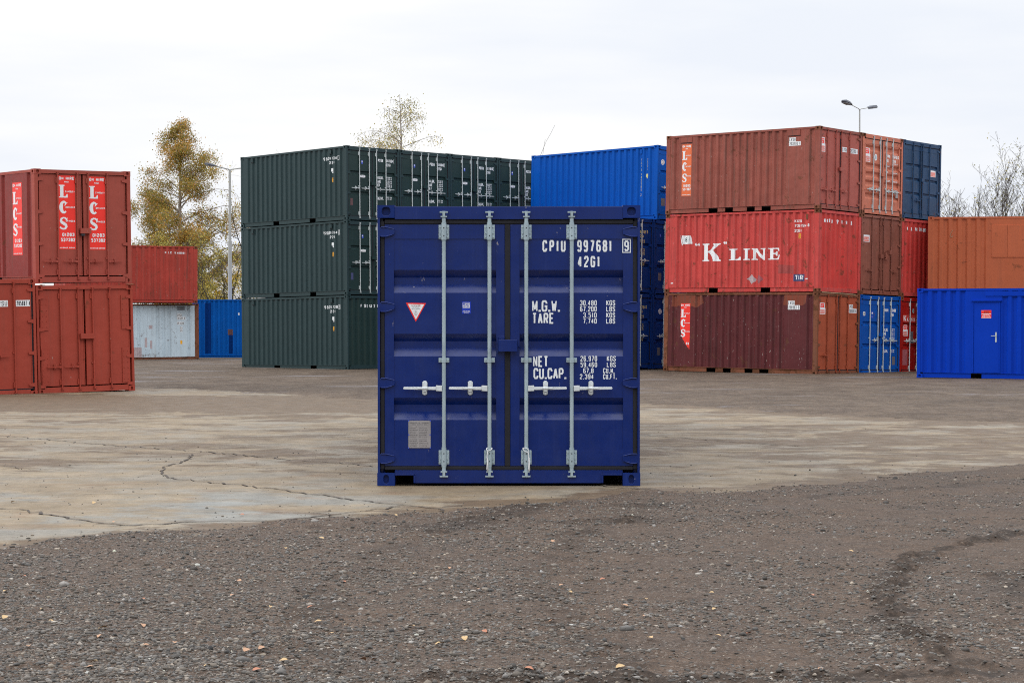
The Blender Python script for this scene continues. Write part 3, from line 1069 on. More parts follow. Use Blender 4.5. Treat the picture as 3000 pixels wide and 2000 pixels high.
# ---------------- the navy container in front
FRONT = container(Matrix.Translation((-1.2488, 18.969, 0.0)), 'navy blue container with grey locking rods standing alone in the middle of the yard', M['navy'], cast=M['navy_worn'],
                  end='three', det=2, post=.026, L=12.192, H=2.596, handle_z=.901, rods=(.618, 1.040, 1.381, 1.802), rodm=M['galv'], pockets=(), endpocket=True,
                  group=None)
dl, dr = FRONT.doors
i = Ink()
i.text("CPIU", 1.531, 2.166, .108, .215, .15, .5, .24)
i.text("997681", 1.853, 2.166, .108, .321, .15, .5, .2)
i9 = Ink(); i9.text("9", 2.289, 2.172, .097, .044, .15, .5, .2)
decal(FRONT, 'rim', 'check_digit', M['white'], i9, dr)
i9 = Ink(); i9.frame(2.276, 2.160, 2.346, 2.281, .008)
decal(FRONT, 'rim', 'check_frame', M['white'], i9, dr)
i.text("42G1", 1.856, 2.023, .104, .208, .15, .5, .2)
decal(FRONT, 'door', 'container_number', M['white'], i, dr)
i = Ink()
i.text("M.G.W.", 1.434, 1.611, .106, .262, .15, .6, .07)
i.text("TARE", 1.436, 1.499, .101, .203, .15, .5, .10)
i.text("NET", 1.443, 1.099, .102, .142, .15, .5, .09)
i.text("CU.CAP.", 1.448, .988, .101, .306, .15, .55, .08)
i2 = i
for s, xa, xb, za, zb_, un, ua, ub in (("30,480", 1.880, 2.035, 1.668, 1.717, "KGS", 2.123, 2.206), ("67,200", 1.880, 2.035, 1.612, 1.662, "LBS", 2.123, 2.206),
                             ("3,510", 1.909, 2.035, 1.555, 1.603, "KGS", 2.123, 2.206), ("7,740", 1.909, 2.035, 1.501, 1.549, "LBS", 2.123, 2.206),
                             ("26,970", 1.884, 2.039, 1.152, 1.201, "KGS", 2.129, 2.212), ("59,460", 1.884, 2.039, 1.097, 1.143, "LBS", 2.129, 2.212),
                             ("67.8", 1.910, 2.006, 1.041, 1.088, "CU.M.", 2.094, 2.200), ("2,394", 1.879, 2.006, .986, 1.033, "CU.FT.", 2.094, 2.221)):
    i.text(s, xa, za, zb_ - za, xb - xa, .15, .5, .13)
    i.text(un, ua, za, zb_ - za, ub - ua, .15, .5, .12)
decal(FRONT, 'door', 'weight_lettering', M['white'], i, dr)
i = Ink(); i.poly([(.264, 1.694), (.451, 1.690), (.356, 1.517)])
decal(FRONT, 'door', 'warning_triangle', M['sign_red'], i, dl)
i = Ink(); i.poly([(.283, 1.682), (.434, 1.679), (.357, 1.538)])
decal(FRONT, 'door', 'warning_sticker', M['sign_white'], i, dl, .0028)
i = Ink(); i.text("ATTENTION", .317, 1.661, .015, .082, .16, .6, .2)
decal(FRONT, 'door', 'warning_title', M['patch_dark_red'], i, dl, .0038)
i = Ink()
for s, z, w in (("THIS CONTAINER", 1.648, .065), ("MUST BE REPAIRED", 1.634, .075), ("ONLY", 1.619, .022), ("WITH", 1.605, .02), ("CORTEN", 1.591, .032), ("STEEL", 1.576, .022)):
    i.text(s, .357, z, .008, w, .16, .6, .25, align='c')
decal(FRONT, 'door', 'warning_text', M['greyprint'], i, dl, .0038)
i = Ink(); i.rect(.785, 1.592, .866, 1.704)
decal(FRONT, 'door', 'certificate_sticker', M['sign_blue'], i, dl)
i = Ink()
i.rect(.790, 1.694, .859, 1.697); i.rect(.790, 1.645, .859, 1.648)
i.text("LLOYDS", .791, 1.671, .019, .066, .18, .6, .12)
i.text("REGISTER", .791, 1.651, .018, .066, .2, .6, .12)
for s, z in (("CONTAINER", 1.616), ("CERTIFICATION", 1.607), ("SCHEME", 1.598)):
    i.text(s, .825, z, .007, .066 if len(s) > 6 else .045, .18, .6, .2, align='c')
decal(FRONT, 'door', 'certificate_text', M['sign_white'], i, dl, .003)
pl = MB(); pl.box(.287, .0315, .347, .494, .0365, .602)
pl.build('rating_plate', M['plate'], dl, bevel=.002)
i = Ink()
i.text("APPROVED FOR TRANSPORT", .300, .577, .008, .18, .16, .55, .25)
i.text("UNDER CUSTOMS SEAL", .318, .561, .008, .145, .16, .55, .25)
i.text("GB ATI 0122", .355, .543, .006, .07, .16, .55, .25)
zz = .527
pr = random.Random(4)
for r_ in range(11):
    i.text("".join(pr.choice("ABCDEFGHJKLMNPRSTU012345") for _ in range(9)), .300, zz, .006, .06 + .015 * pr.random(), .18, .55, .25)
    i.text("".join(pr.choice("ABCDEFGHJKLMNPRSTU012345") for _ in range(10)), .385, zz, .006, .07 + .02 * pr.random(), .18, .55, .25)
    zz -= .0155 if r_ != 5 else .026
decal(FRONT, 'door', 'plate_text', M['black'], i, dl, .0062)
for x, z in ((.289, .600), (.491, .600), (.289, .349), (.491, .349), (.291, .471), (.489, .471)):
    rv = MB()
    rv.tube([(x, .031, z), (x, .0275, z)], .0055, 8)
    rv.build('plate_rivet', M['sticker_blue'], dl)
for x, s in ((1.040, -1), (1.381, 1)):                 # white seal cords looped over the inner rods
    k = MB()
    k.tube([(x - .030, -.024, .338), (x - .014, -.029, .322), (x + .012, -.030, .334), (x + .026, -.022, .346), (x + .010, -.004, .352), (x - .022, -.010, .350), (x - .030, -.024, .338)] if s < 0 else
           [(x - .034, -.022, .345), (x - .018, -.029, .325), (x + .016, -.030, .308), (x + .022, -.028, .335), (x + .0, -.026, .350), (x - .02, -.02, .352), (x - .034, -.022, .345)], .0042, 6)
    xs = x + s * .022
    k.tube([(xs - s * .004, -.028, .325), (xs, -.030, .27), (xs + .003, -.028, .21), (xs - .002, -.026, .16), (xs + .004, -.026, .135), (xs + .010, -.026, .142), (xs + .007, -.028, .2), (xs + .006, -.029, .26)], .0045, 6)
    o = k.build('seal_cord', M['sign_white'])
    o.location = (-1.2488, 18.969, 0)
    tag(o, 'white cord looped around the ' + ('left' if s < 0 else 'right') + ' inner locking rod of the navy container', 'cord', 'white cords on the navy container')

# ---------------- dark green stacks, left of centre
VG = (-5.7024, 71.1146, -.0117, .7771, -.0106, .0005)
GPOCK = ((1.892, 2.233), (3.976, 4.318))
GNUM = {2: ("317034", "1"), 1: ("317014", "6"), 0: ("317928", "0")}


def side_marks(c, num, chk, z0, sticker=True):
    i = Ink()
    i.text("PSSU", 4.752, z0, .105, .27, .2, .5, .2)
    i.text(num, 5.06, z0 + .005, .105, .42, .2, .5, .2)
    i.text(chk, 5.555, z0 + .005, .105, .07, .2, .5, .2)
    i.frame(5.525, z0 - .02, 5.655, z0 + .13, .012)
    i.text("22G1", 5.121, z0 - .145, .10, .27, .2, .5, .2)
    i.rect(5.18, z0 - .40, 5.29, z0 - .285); i.rect(5.225, z0 - .46, 5.285, z0 - .405)
    decal(c, 'L', 'container_number', M['white'], i)
    i = Ink(); i.rect(5.205, z0 - .775, 5.305, z0 - .625)
    decal(c, 'L', 'safety_sticker', M['yellow'], i)
    i = Ink(); i.text("CA", 5.215, z0 - .69, .045, .08, .2, .6, .2); i.text("UK", 5.215, z0 - .76, .045, .08, .2, .6, .2)
    decal(c, 'L', 'safety_text', M['patch_wine'], i, None, .0034)
    for u in (.70, 5.19):
        v = MB()
        v.box(-.006, c.L - u - .045, 2.36, .011, c.L - u + .045, 2.485)
        v.build('air_vent', c.mat, c.root)
        v = MB()
        v.box(-.002, c.L - u - .055, 2.335, .0105, c.L - u + .055, 2.359)
        v.build('vent_slot', M['vent'], c.root)


def green_door_marks(c, num, chk, patch):
    d0, d1 = c.doors
    i = Ink()
    i.text("PSSU", 1.480, 2.10, .105, .235, .22, .5, .18)
    i.text(num, 1.858, 2.10, .105, .33, .22, .5, .18)
    i.text(chk, 2.235, 2.10, .10, .055, .2, .5, .18)
    i.frame(2.215, 2.085, 2.305, 2.215, .01, .0004)
    i.text("22G1", 1.865, 1.955, .105, .19, .22, .5, .18)
    decal(c, 'door', 'container_number', M['white'], i, d1)
    i = Ink()
    for s, z, w in (("MAX.GR.", 1.490, .30), ("TARE", 1.352, .19), ("NET", 1.228, .15), ("CU.CAP.", .765, .30)):
        i.text(s, 1.412, z, .105, w, .22, .55, .16)
    for a, b, z in (("30,480 KG", "67,200 LB", 1.545), ("2,190 KG", "4,830 LB", 1.41), ("28,290 KG", "62,370 LB", 1.275), ("33.2 CUM", "1,172 CUF", .84)):
        i.text(a, 1.86, z, .045, .25, .22, .5, .25)
        i.text(b, 1.86, z - .062, .045, .25, .22, .5, .25)
    decal(c, 'door', 'weight_lettering', M['white'], i, d1)
    i = Ink(); i.rect(.71, 1.99, .78, 2.11)
    decal(c, 'door', 'certificate_sticker', M['sticker_blue'], i, d0)
    i = Ink(); i.rect(.722, 2.055, .768, 2.09)
    decal(c, 'door', 'certificate_text', M['sign_white'], i, d0, .003)
    i = Ink()
    i.poly([(.655 + .115 + .115 * max(-1, min(1, 1.5 * math.cos(a))), 1.555 + .045 * math.sin(a)) for a in [2 * math.pi * k / 24 for k in range(24)]])
    decal(c, 'door', 'white_sticker', M['sign_white'], i, d0)
    i = Ink(); i.text("BOX LOCK", .70, 1.56, .018, .14, .2, .55, .2); i.text("FITTED", .72, 1.535, .014, .10, .2, .55, .2)
    decal(c, 'door', 'sticker_text', M['greyprint'], i, d0, .003)
    if patch:
        i = Ink(); i.rect(.14, .53, .31, .77)
        decal(c, 'door', 'worn_plate', patch, i, d0)


G_LAB = {(0, 2): 'dark green container at the left end of the green stack, topmost of its column',
         (0, 1): 'dark green container in the middle of the leftmost green column, doors partly hidden',
         (0, 0): 'dark green container with a ribbed blank end at the bottom of the leftmost green column',
         (1, 2): 'dark green container second from the left along the top of the green row',
         (2, 2): 'dark green container third from the left along the top of the green row',
         (3, 2): 'dark green container on the top row, partly covered by the bright blue container'}
for col_ in range(4):
    for lev in range(3):
        seen = (col_, lev) in G_LAB
        lab = G_LAB.get((col_, lev), 'dark green container of the lower rows hidden behind the navy container')
        c = container(pose(VG, col_, lev), lab, M['green'], door=M['green_shaded'], end='corr' if lev == 0 else 'two', rodm=M['galv_dull'], pockets=GPOCK,
                      group='dark green containers in one block', post=.075)
        c.mat = M['green']
        if col_ == 0:
            n_, k_ = GNUM[lev]
            side_marks(c, n_, k_, 2.135)
        if lev == 2:
            n_, k_ = (("317034", "1"), ("310042", "2"), ("317013", "0"), ("317092", "4"))[col_]
            green_door_marks(c, n_, k_, M['patch_wine'] if col_ == 0 else None)
        if lev == 1 and col_ == 0:
            green_door_marks(c, "317014", "6", M['patch_indigo'])
        if lev == 0 and col_ == 0:
            i = Ink()
            for s, u in (("P", .62), ("S", .80), ("S", .905), ("U", 1.06), ("3", 1.24), ("1", 1.36), ("7", 1.48)):
                i.text(s, u, 2.17, .11, .075, .24, .5, .2)
            decal(c, 'E', 'container_number', M['white'], i)

# ---------------- bright blue stack, right of centre
VB = (4.9118, 71.1611, .0271, .8046, -.0052, .0294)
BL = container(pose(VB, 0, 2, dx=.06), 'bright cobalt blue container high behind the navy one, cream numbers on its side', M['cobalt'], end='two', post=.075, rodm=M['galv_dull'],
               group='blue containers behind the navy one')
i = Ink()
def vert_text(ink, s, u, z_top, h, step):
    ink.mark(); ink.hold = True
    for ch in s:
        ink.text(ch, u, z_top - h, h, h * .62, .2, .62, .2)
        z_top -= step
    ink.hold = False
vert_text(i, "TCIU", 5.275, 2.154, .09, .112)
vert_text(i, "482565", 5.265, 1.66, .09, .112)
vert_text(i, "2", 5.26, .93, .09, .1)
vert_text(i, "22G1", 5.555, 2.155, .09, .112)
i.rect(5.50, 1.50, 5.62, 1.61); i.rect(5.53, 1.45, 5.60, 1.495)
decal(BL, 'L', 'container_number', M['cream'], i)
v = MB(); v.box(-.006, BL.L - 5.34, 2.33, .011, BL.L - 5.24, 2.48); v.build('air_vent', M['cobalt'], BL.root)


def round_badge(c, u, v, r, name='round_badge'):
    i = Ink(); i.disc(u, v, r, r)
    decal(c, 'door', name, M['sign_white'], i)
    i = Ink(); i.disc(u, v, r * .66, r * .66)
    decal(c, 'door', 'badge_ring', M['greyprint'], i, None, .003)
    i = Ink(); i.disc(u, v, r * .40, r * .40)
    decal(c, 'door', 'badge_centre', M['sign_white'], i, None, .004)


round_badge(BL, .325, 2.015, .095)
i = Ink(); i.rect(.262, .49, .47, .75)
decal(BL, 'door', 'worn_plate', M['patch_grey'], i)
for lev, nm in ((1, "482732"), (0, "482731")):
    a = container(pose(VB, -1, lev, dx=-.075), 'dark blue container with cream door numbers, %s' % ('above another with cream numbers' if lev else 'standing on the ground'),
                  M['darkblue'], end='two', post=.075, rodm=M['galv_dull'], group='blue containers behind the navy one')
    i = Ink()
    i.text(nm, 1.86 - .15, 2.06, .105, .34, .18, .5, .18)
    i.text("5" if lev else "0", 2.11, 2.075, .10, .06, .18, .5, .18)
    i.text("22G1", 1.71, 1.915, .10, .23, .18, .5, .18)
    for q, z in enumerate((1.80, 1.735, 1.50, 1.44, 1.38, 1.32, 1.02, .96)):
        i.text(("30,480 KG", "67,200 LB", "2,170 KG", "4,790 LB", "28,310 KG", "62,410 LB", "33.2 CUM", "1,172 CUF")[q], 1.72, z, .045, .28, .2, .5, .25)
    decal(a, 'door', 'container_number', M['cream'], i)
    i = Ink(); i.rect(1.93, .20, 2.03, .26)
    decal(a, 'door', 'door_sticker', M['sign_white'], i)
    b = container(pose(VB, 0, lev, dx=-.075), 'dark blue container beside the red stack, %s' % ('directly below the bright cobalt blue one' if lev else 'on the ground under the other blue ones'),
                  M['darkblue'], end='two', post=.075, rodm=M['galv_dull'], group='blue containers behind the navy one')
    if lev == 0:
        round_badge(b, .43, 2.0, .09)
    else:
        i = Ink(); i.rect(.36, 2.0, .42, 2.09)
        decal(b, 'door', 'certificate_sticker', M['sticker_blue'], i)
    i = Ink(); i.rect(.30, .47, .47, .74)
    decal(b, 'door', 'worn_plate', M['patch_grey'], i)

# ---------------- the mixed red stack on the right
VR = (9.5177, 64.0255, -.0299, .836, .0077, .0175)
BRP = ((1.76, 2.13), (2.42, 2.74), (3.28, 3.60), (3.86, 4.22))
FL1 = ((.52, 1.17), (4.80, 5.42))


def vents(c, mat, us=((.60, 1.06), (4.85, 5.32)), z0=2.335, z1=2.505):
    for (a, b) in us:
        v = MB(); v.box(-.006, c.L - b, z0, .011, c.L - a, z1); v.build('vent_cover', mat, c.root)
        v = MB(); v.box(.002, c.L - b - .012, z0 - .018, .0115, c.L - a + .012, z0 - .001); v.build('vent_slot', M['vent'], c.root)


def ties(c):
    pass


G_R = 'containers stacked on the right side of the yard'
R3a = container(pose(VR, 0, 2, dx=-.03), 'brown red container with a faded orange poster atop the right hand stack', M['brown'], frame=M['brown'], cast=M['rusty'], end='flat', door=M['brown_door'],
                rodm=M['brown_door'], flats=FL1, pockets=BRP, group=G_R, rods=(.46, .94, 1.24, 1.73), handle_z=.62, sidepost=.16, post=.09, handles=(1, 1, 1, 0))
vents(R3a, M['brown'])
hire_tall(R3a, 'L', .655, .575, 1.045, 2.275, M['sign_orange'])
number_label(R3a, 'L', [("LVSU", 4.89, 2.145, 5.15, 2.275), ("203793 1", 4.89, 2.012, 5.335, 2.143)])
hire_small(R3a, .10, 1.80, .36, 2.25)
number_label(R3a, 'door', [("LVSU", 1.33, 1.88, 1.60, 2.035), ("203793 1", 1.785, 1.87, 2.225, 2.03)])
R3b = container(pose(VR, 1, 2), 'terracotta container with bright silver rods, second along the top of the right hand stack', M['terracotta'], cast=M['rusty'], end='five', rodm=M['galv_dull'], group=G_R, post=.09,
                handle_z=.80, rods=(.647, 1.054, 1.426, 1.813), hinges=(2.28, 1.53, .80, .249))
hire_small(R3b, .165, 1.685, .49, 2.13)
i = Ink(); i.disc(.82, 1.862, .082, .108)
decal(R3b, 'door', 'oval_badge', M['sign_white'], i)
i = Ink(); i.disc(.82, 1.862, .05, .075)
decal(R3b, 'door', 'badge_centre', M['galv'], i, None, .003)
i = Ink()
i.text("TRIU", 1.49, 1.905, .105, .20, .22, .5, .16)
i.text("758701", 1.86, 1.90, .105, .28, .22, .5, .16)
i.text("0", 2.175, 1.905, .10, .05, .2, .5, .2)
i.text("US", 1.49, 1.757, .10, .10, .22, .5, .16)
i.text("2210", 1.87, 1.757, .10, .17, .22, .5, .16)
decal(R3b, 'door', 'container_number', M['white'], i)
i = Ink()
for s, z, w in (("MAX.WT.", 1.600, .28), ("TARE", 1.475, .16), ):
    i.text(s, 1.42, z if z > 1.58 else 1.405, .05 if z > 1.58 else .05, w, .22, .5, .16)
i.text("CU.CAP.", 1.45, 1.118, .055, .26, .22, .5, .16)
for z in (1.40, 1.12):
    for q in (0,):
        i.text("30,480 KG", 1.87, z, .042, .27, .22, .5, .2)
i.text("67,200 LB", 1.87, 1.70, .042, .27, .22, .5, .2)
i.text("2,230 KG", 1.87, .83, .042, .27, .22, .5, .2)
decal(R3b, 'door', 'weight_lettering', M['white'], i)
pl = MB(); pl.box(2.06, .030, .62, 2.20, .0365, .86); pl.build('rating_plate', M['plate'], R3b.root)
R3c = container(pose(VR, 2, 2), 'slate blue container with blue painted rods at the far right of the top row', M['slate'], end='three_b', rodm=M['slate'], group=G_R, post=.08,
                rods=(.65, 1.12, 1.235, 1.695), handle_z=.62, handles=(0, 1, 0, 0))
hire_small(R3c, 1.80, 1.475, 2.12, 1.86, whole=False)
R2a = container(pose(VR, 0, 1), 'faded red container with large white serif lettering in the middle of the right hand stack', M['red'], cast=M['rusty'], frame=M['red'], end='corr', door=M['red_end'],
                pockets=((1.80, 2.17), (3.86, 4.23)), group=G_R, sidepost=.16, post=.16, pitch=.26)
i = Ink()
i.poly([(.606, 1.885), (.636, 1.898), (.720, 1.555), (.690, 1.548)])
i.poly([(.690, 1.88), (.80, 1.872), (.92, 1.868), (1.02, 1.872), (1.06, 1.74), (1.088, 1.60), (1.00, 1.598), (.90, 1.592), (.80, 1.588), (.715, 1.598)])
decal(R2a, 'L', 'flag_emblem', M['white'], i)
i = Ink()
i.strip([(.655, 1.885), (.705, 1.62)], .012, 0)
i.strip([(.930, 1.866), (.950, 1.594)], .010, .0005); i.strip([(.985, 1.868), (1.01, 1.6)], .008, .001)
i.strip([(.85 + .055 * math.cos(a), 1.735 + .072 * math.sin(a)) for a in [R(40 + 30 * k) for k in range(11)]], .014, .0015)
i.text("K", .815, 1.69, .09, .07, .22, .6, .2, lift=.002)
decal(R2a, 'L', 'flag_mark', M['black'], i, None, .0034)
i = Ink()
i.serif('K', 1.529, 1.015, .752, .575)
for ch, a, b in (('L', 2.584, 3.075), ('I', 3.148, 3.405), ('N', 3.495, 4.034), ('E', 4.127, 4.593)):
    i.serif(ch, a, 1.033, b - a, .370)
for cx, s in ((1.27, 1), (1.365, 1), (2.38, -1), (2.475, -1)):
    cz = 1.560 if s > 0 else 1.612
    i.mark(); i.hold = True
    i.disc(cx, cz, .035, .033, n=12)
    i.strip([(cx - s * .028, cz), (cx - s * .022, cz + s * .035), (cx + s * .010, cz + s * .058)], [.030, .022, .008], .0006)
    i.hold = False
decal(R2a, 'L', 'line_lettering', M['white'], i)
i = Ink()
i.text("KKTU", 5.135, 2.192, .09, .27, .2, .5, .2)
i.text("726194", 5.135, 2.042, .09, .42, .2, .5, .2)
i.text("8", 5.63, 2.052, .09, .055, .2, .5, .2)
i.text("22G1", 5.14, 1.885, .09, .26, .2, .5, .2)
decal(R2a, 'L', 'container_number', M['white'], i)
i = Ink(); i.rect(5.266, 1.68, 5.375, 1.835); decal(R2a, 'L', 'safety_sticker', M['yellow'], i)
i = Ink(); i.text("CA", 5.28, 1.77, .05, .08, .2, .6, .2); i.text("UK", 5.28, 1.695, .05, .08, .2, .6, .2)
decal(R2a, 'L', 'safety_text', M['patch_wine'], i, None, .0034)
i = Ink(); i.rect(5.126, .340, 5.508, .562); decal(R2a, 'L', 'haulage_label', M['patch_indigo'], i)
i = Ink(); i.text("TIR", 5.165, .375, .155, .30, .2, .5, .2); decal(R2a, 'L', 'haulage_lettering', M['white'], i, None, .0034)
i = Ink(); i.rect(5.56, .395, 5.66, .43); i.rect(.255, .29, .345, .325); decal(R2a, 'L', 'small_sticker', M['sign_white'], i)
i = Ink(); i.poly([(4.54, .60), (5.125, .575), (5.13, .84), (4.54, .872)]); decal(R2a, 'L', 'repaired_patch', M['patch_dark_red'], i)
i = Ink(); i.poly([(3.325, .42), (3.44, .52), (3.49, .567), (3.55, .55), (3.60, .47), (3.68, .41), (3.64, .34), (3.56, .30), (3.52, .258), (3.45, .30), (3.40, .38)]); decal(R2a, 'L', 'placard_remains', M['patch_silver'], i)
i = Ink(); i.poly([(3.70, .42), (3.80, .55), (3.86, .51), (3.935, .40), (3.88, .36), (3.80, .27), (3.74, .33)]); decal(R2a, 'L', 'placard_remains', M['patch_pink'], i)
v = MB(); v.box(-.006, R2a.L - 5.64, 2.28, .011, R2a.L - 5.57, 2.45); v.build('air_vent', M['rusty'], R2a.root)
i = Ink()
for s, u in (("K", .34), ("K", .53), ("T", .60), ("U", .78), ("7", 1.02), ("2", 1.10), ("6", 1.28), ("1", 1.36), ("9", 1.55), ("4", 1.63), ("8", 1.90)):
    i.text(s, u, 2.19, .125, .07, .24, .5, .2)
decal(R2a, 'E', 'container_number', M['white'], i)
R2b = container(pose(VR, 1, 1), 'chestnut brown container with a buckled door between two red ribbed ends', M['chestnut'], cast=M['rusty'], end='flat', rodm=M['chestnut'], group=G_R, post=.07,
                rods=(.652, 1.138, 1.35, 1.818), handle_z=.78, handles=(1, 0, 0, 1), lock=False, gasket=False)
hire_small(R2b, .17, 1.70, .53, 2.10, whole=False)
lk = MB()
lk.box(1.10, -.05, 1.20, 1.25, .02, 1.34)
lk.build('lock_box', M['chestnut'], R2b.root)
lk = MB(); lk.box(1.36, -.065, 1.24, 1.46, .01, 1.40); lk.box(1.52, -.12, 1.34, 1.68, -.02, 1.47)
lk.prism([(1.36, 1.18), (1.44, 1.18), (1.66, 1.36), (1.54, 1.37)], lambda u, v, d: (u, d, v), -.07, -.03)
lk.build('lock_bracket', M['chestnut'], R2b.root)
R2c = container(pose(VR, 2, 1), 'signal red container with a ribbed end, half hidden behind the orange container', M['red'], cast=M['rusty'], end='corr', door=M['red_end'], group=G_R, post=.13)
i = Ink()
for s, u in (("K", .34), ("L", .60), ("T", .86), ("U", .93), ("7", 1.13), ("6", 1.20), ("0", 1.40), ("2", 1.47)):
    i.text(s, u, 2.20, .12, .06, .24, .5, .2)
decal(R2c, 'E', 'container_number', M['white'], i)
R1a = container(pose(VR, 0, 0), 'maroon container with a torn red poster on the ground at the right', M['maroon'], cast=M['rusty'], frame=M['rusty'], end='flat', door=M['rust_orange'], rodm=M['rust_orange'], flats=FL1,
                pockets=BRP, group=G_R, rods=(.596, 1.099, 1.305, 1.759), handle_z=.62, sidepost=.16, post=.08, handles=(1, 0, 0, 0), lock=False)
hire_tall(R1a, 'L', .680, .735, 1.080, 2.240, M['sign_red'], torn=True)
number_label(R1a, 'L', [("LVSU", 4.935, 2.185, 5.19, 2.32), ("200383 6", 4.935, 2.045, 5.385, 2.183)])
i = Ink(); i.poly([(.30, 2.14), (.52, 2.12), (.56, 2.16), (1.15, 2.15), (1.30, 2.10), (1.60, 2.24), (1.55, 2.50), (.32, 2.50)])
decal(R1a, 'L', 'orange_repaint', M['worn_orange'], i, None, .0008)
i = Ink(); i.poly([(4.72, 2.19), (5.5, 2.17), (5.6, 2.25), (5.64, 2.51), (4.76, 2.51)])
decal(R1a, 'L', 'orange_repaint', M['worn_orange'], i, None, .0008)
hire_small(R1a, .18, 1.91, .49, 2.265)
number_label(R1a, 'door', [("LVSU", 1.835, 2.125, 2.075, 2.25), ("200383 6", 1.835, 1.985, 2.29, 2.123)])
R1b = container(pose(VR, 1, 0), 'azure blue container with silver rods on the ground between two red ones', M['azure'], end='two', rodm=M['galv_dull'], group=G_R, post=.07, rods=(.60, 1.08, 1.42, 1.86), handles=(0, 1, 1, 1))
i = Ink()
i.text("MGBU", 1.51, 2.072, .10, .23, .22, .5, .16); i.text("213400", 1.86, 2.07, .105, .34, .22, .5, .16); i.text("8", 2.25, 2.075, .10, .055, .2, .5, .2); i.text("22G1", 1.865, 1.925, .10, .21, .22, .5, .16)
decal(R1b, 'door', 'container_number', M['white'], i)
i = Ink()
for s, z, w in (("MAX.GR.", 1.43, .30), ("TARE", 1.305, .19), ("NET", 1.18, .14), ("CU.CAP.", .735, .30)):
    i.text(s, 1.435, z, .10, w, .22, .55, .16)
for a, b, z in (("30,480 KG", "67,200 LB", 1.485), ("2,230 KG", "4,920 LB", 1.352), ("28,250 KG", "62,280 LB", 1.215), ("33.2 CUM", "1,172 CUF", .80)):
    i.text(a, 1.88, z, .042, .26, .22, .5, .25); i.text(b, 1.88, z - .06, .042, .26, .22, .5, .25)
decal(R1b, 'door', 'weight_lettering', M['white'], i)
i = Ink(); i.rect(.221, 1.915, .353, 2.04); decal(R1b, 'door', 'number_sticker', M['sign_white'], i)
i = Ink(); i.text("28", .245, 1.94, .075, .085, .2, .55, .2); decal(R1b, 'door', 'number_lettering', M['black'], i, None, .0034)
i = Ink(); i.rect(.72, 1.97, .82, 2.05); i.disc(.77, 1.89, .045, .04); decal(R1b, 'door', 'certificate_sticker', M['sticker_blue'], i)
i = Ink(); i.rect(.735, 1.985, .805, 2.035); decal(R1b, 'door', 'certificate_text', M['sign_white'], i, None, .003)
i = Ink(); i.rect(2.02, .335, 2.195, .61); decal(R1b, 'door', 'worn_plate', M['patch_grey'], i)
R1c = container(pose(VR, 2, 0), 'crimson container with one silver rod showing beside the royal blue cabin', M['crimson'], cast=M['rusty'], end='two', rodm=M['galv_dull'], group=G_R, post=.08)
i = Ink(); i.disc(.84, 2.14, .065, .085); decal(R1c, 'door', 'oval_badge', M['galv'], i)
i = Ink(); i.rect(.19, 1.76, .97, 2.0); decal(R1c, 'door', 'lettering_panel', M['red_end'], i)
i = Ink()
i.serif('K', .235, 1.80, .17, .165, 0)
for ch, a in (('L', .46), ('I', .62), ('N', .70), ('E', .86)):
    i.serif(ch, a, 1.80, .10 if ch != 'I' else .05, .095)
decal(R1c, 'door', 'line_lettering', M['white'], i, None, .003)
hire_small(R1c, .21, 1.30, .51, 1.66)
i = Ink(); i.rect(.15, .31, .51, .85); decal(R1c, 'door', 'faded_patch', M['patch_pink'], i)
i = Ink(); i.rect(.66, 1.05, .86, 1.45); decal(R1c, 'door', 'worn_plate', M['patch_grey'], i)
for c_, l_ in ((R2a, .16), ):
    w_ = MB()
    w_.tube([(.25, .02, -.004), (.8, .015, -.012), (1.4, .012, -.016), (1.9, .018, -.022), (2.2, .02, -.035)], .02, 6)
    o = w_.build('timber_packer', M['wood'])
    o.matrix_basis = c_.root.matrix_basis.copy()
    tag(o, 'thin weathered timber packer between the red ribbed end and the orange brown doors', 'packer')

# ---------------- royal blue site cabin and the orange container behind it
VBR = (11.7568, 59.5007, .0023, -.5359, -.006, .0041)
CB = container(side_pose(VBR), 'royal blue container cabin with a personnel door in its long side', M['royal'], end='corr', vis='R', flats=((1.60, 2.50),), pockets=((1.603, 1.922), (3.9, 4.22)), group=None, sidepost=.10)
CB.mat = M['royal']
X_ = CB.W
d = MB()
d.box(X_ - .03, 1.690, .172, X_ + .000, 2.425, 2.175)
dd = d.build('personnel_door', M['royal'], CB.root, bevel=.004)
d = MB()
for a, b, z0, z1 in ((1.655, 1.687, .170, 2.18), (2.428, 2.460, .170, 2.18)):
    d.box(X_ - .03, a, z0, X_ + .012, b, z1)
d.box(X_ - .03, 1.655, 2.181, X_ + .012, 2.460, 2.215)
d.box(X_ - .03, 1.62, 2.216, X_ + .045, 2.50, 2.24)
d.build('door_frame', M['royal'], CB.root)
d = MB()
d.box(X_ - .02, 2.02, 2.36, X_ + .004, 5.6, 2.50)
d.build('window_head', M['royal'], CB.root)
h = MB()
h.prism([(2.325, 1.05), (2.365, 1.05), (2.365, 1.33), (2.325, 1.33)], lambda u, v, q: (q, u, v), X_ + .0005, X_ + .012)
h.tube([(X_ + .01, 2.345, 1.225), (X_ + .05, 2.345, 1.225), (X_ + .052, 2.325, 1.225), (X_ + .052, 2.215, 1.225)], .010, 8)
h.build('handle', M['galv_dull'], dd)
si = MB(); si.box(X_ + .0005, 1.91, 1.725, X_ + .004, 2.203, 1.957)
s_o = si.build('door_sign', M['sign_red'], dd)
def cabin_flat(ink, name, mat, lift):
    m = MB()
    m.add([(X_ + .004 + lift + l, u, v) for u, v, l in ink.v], ink.f)
    m.build(name, mat, dd, fix=False)
i = Ink()
i.rect(1.92, 1.842, 2.195, 1.858); i.rect(1.92, 1.737, 2.195, 1.752)
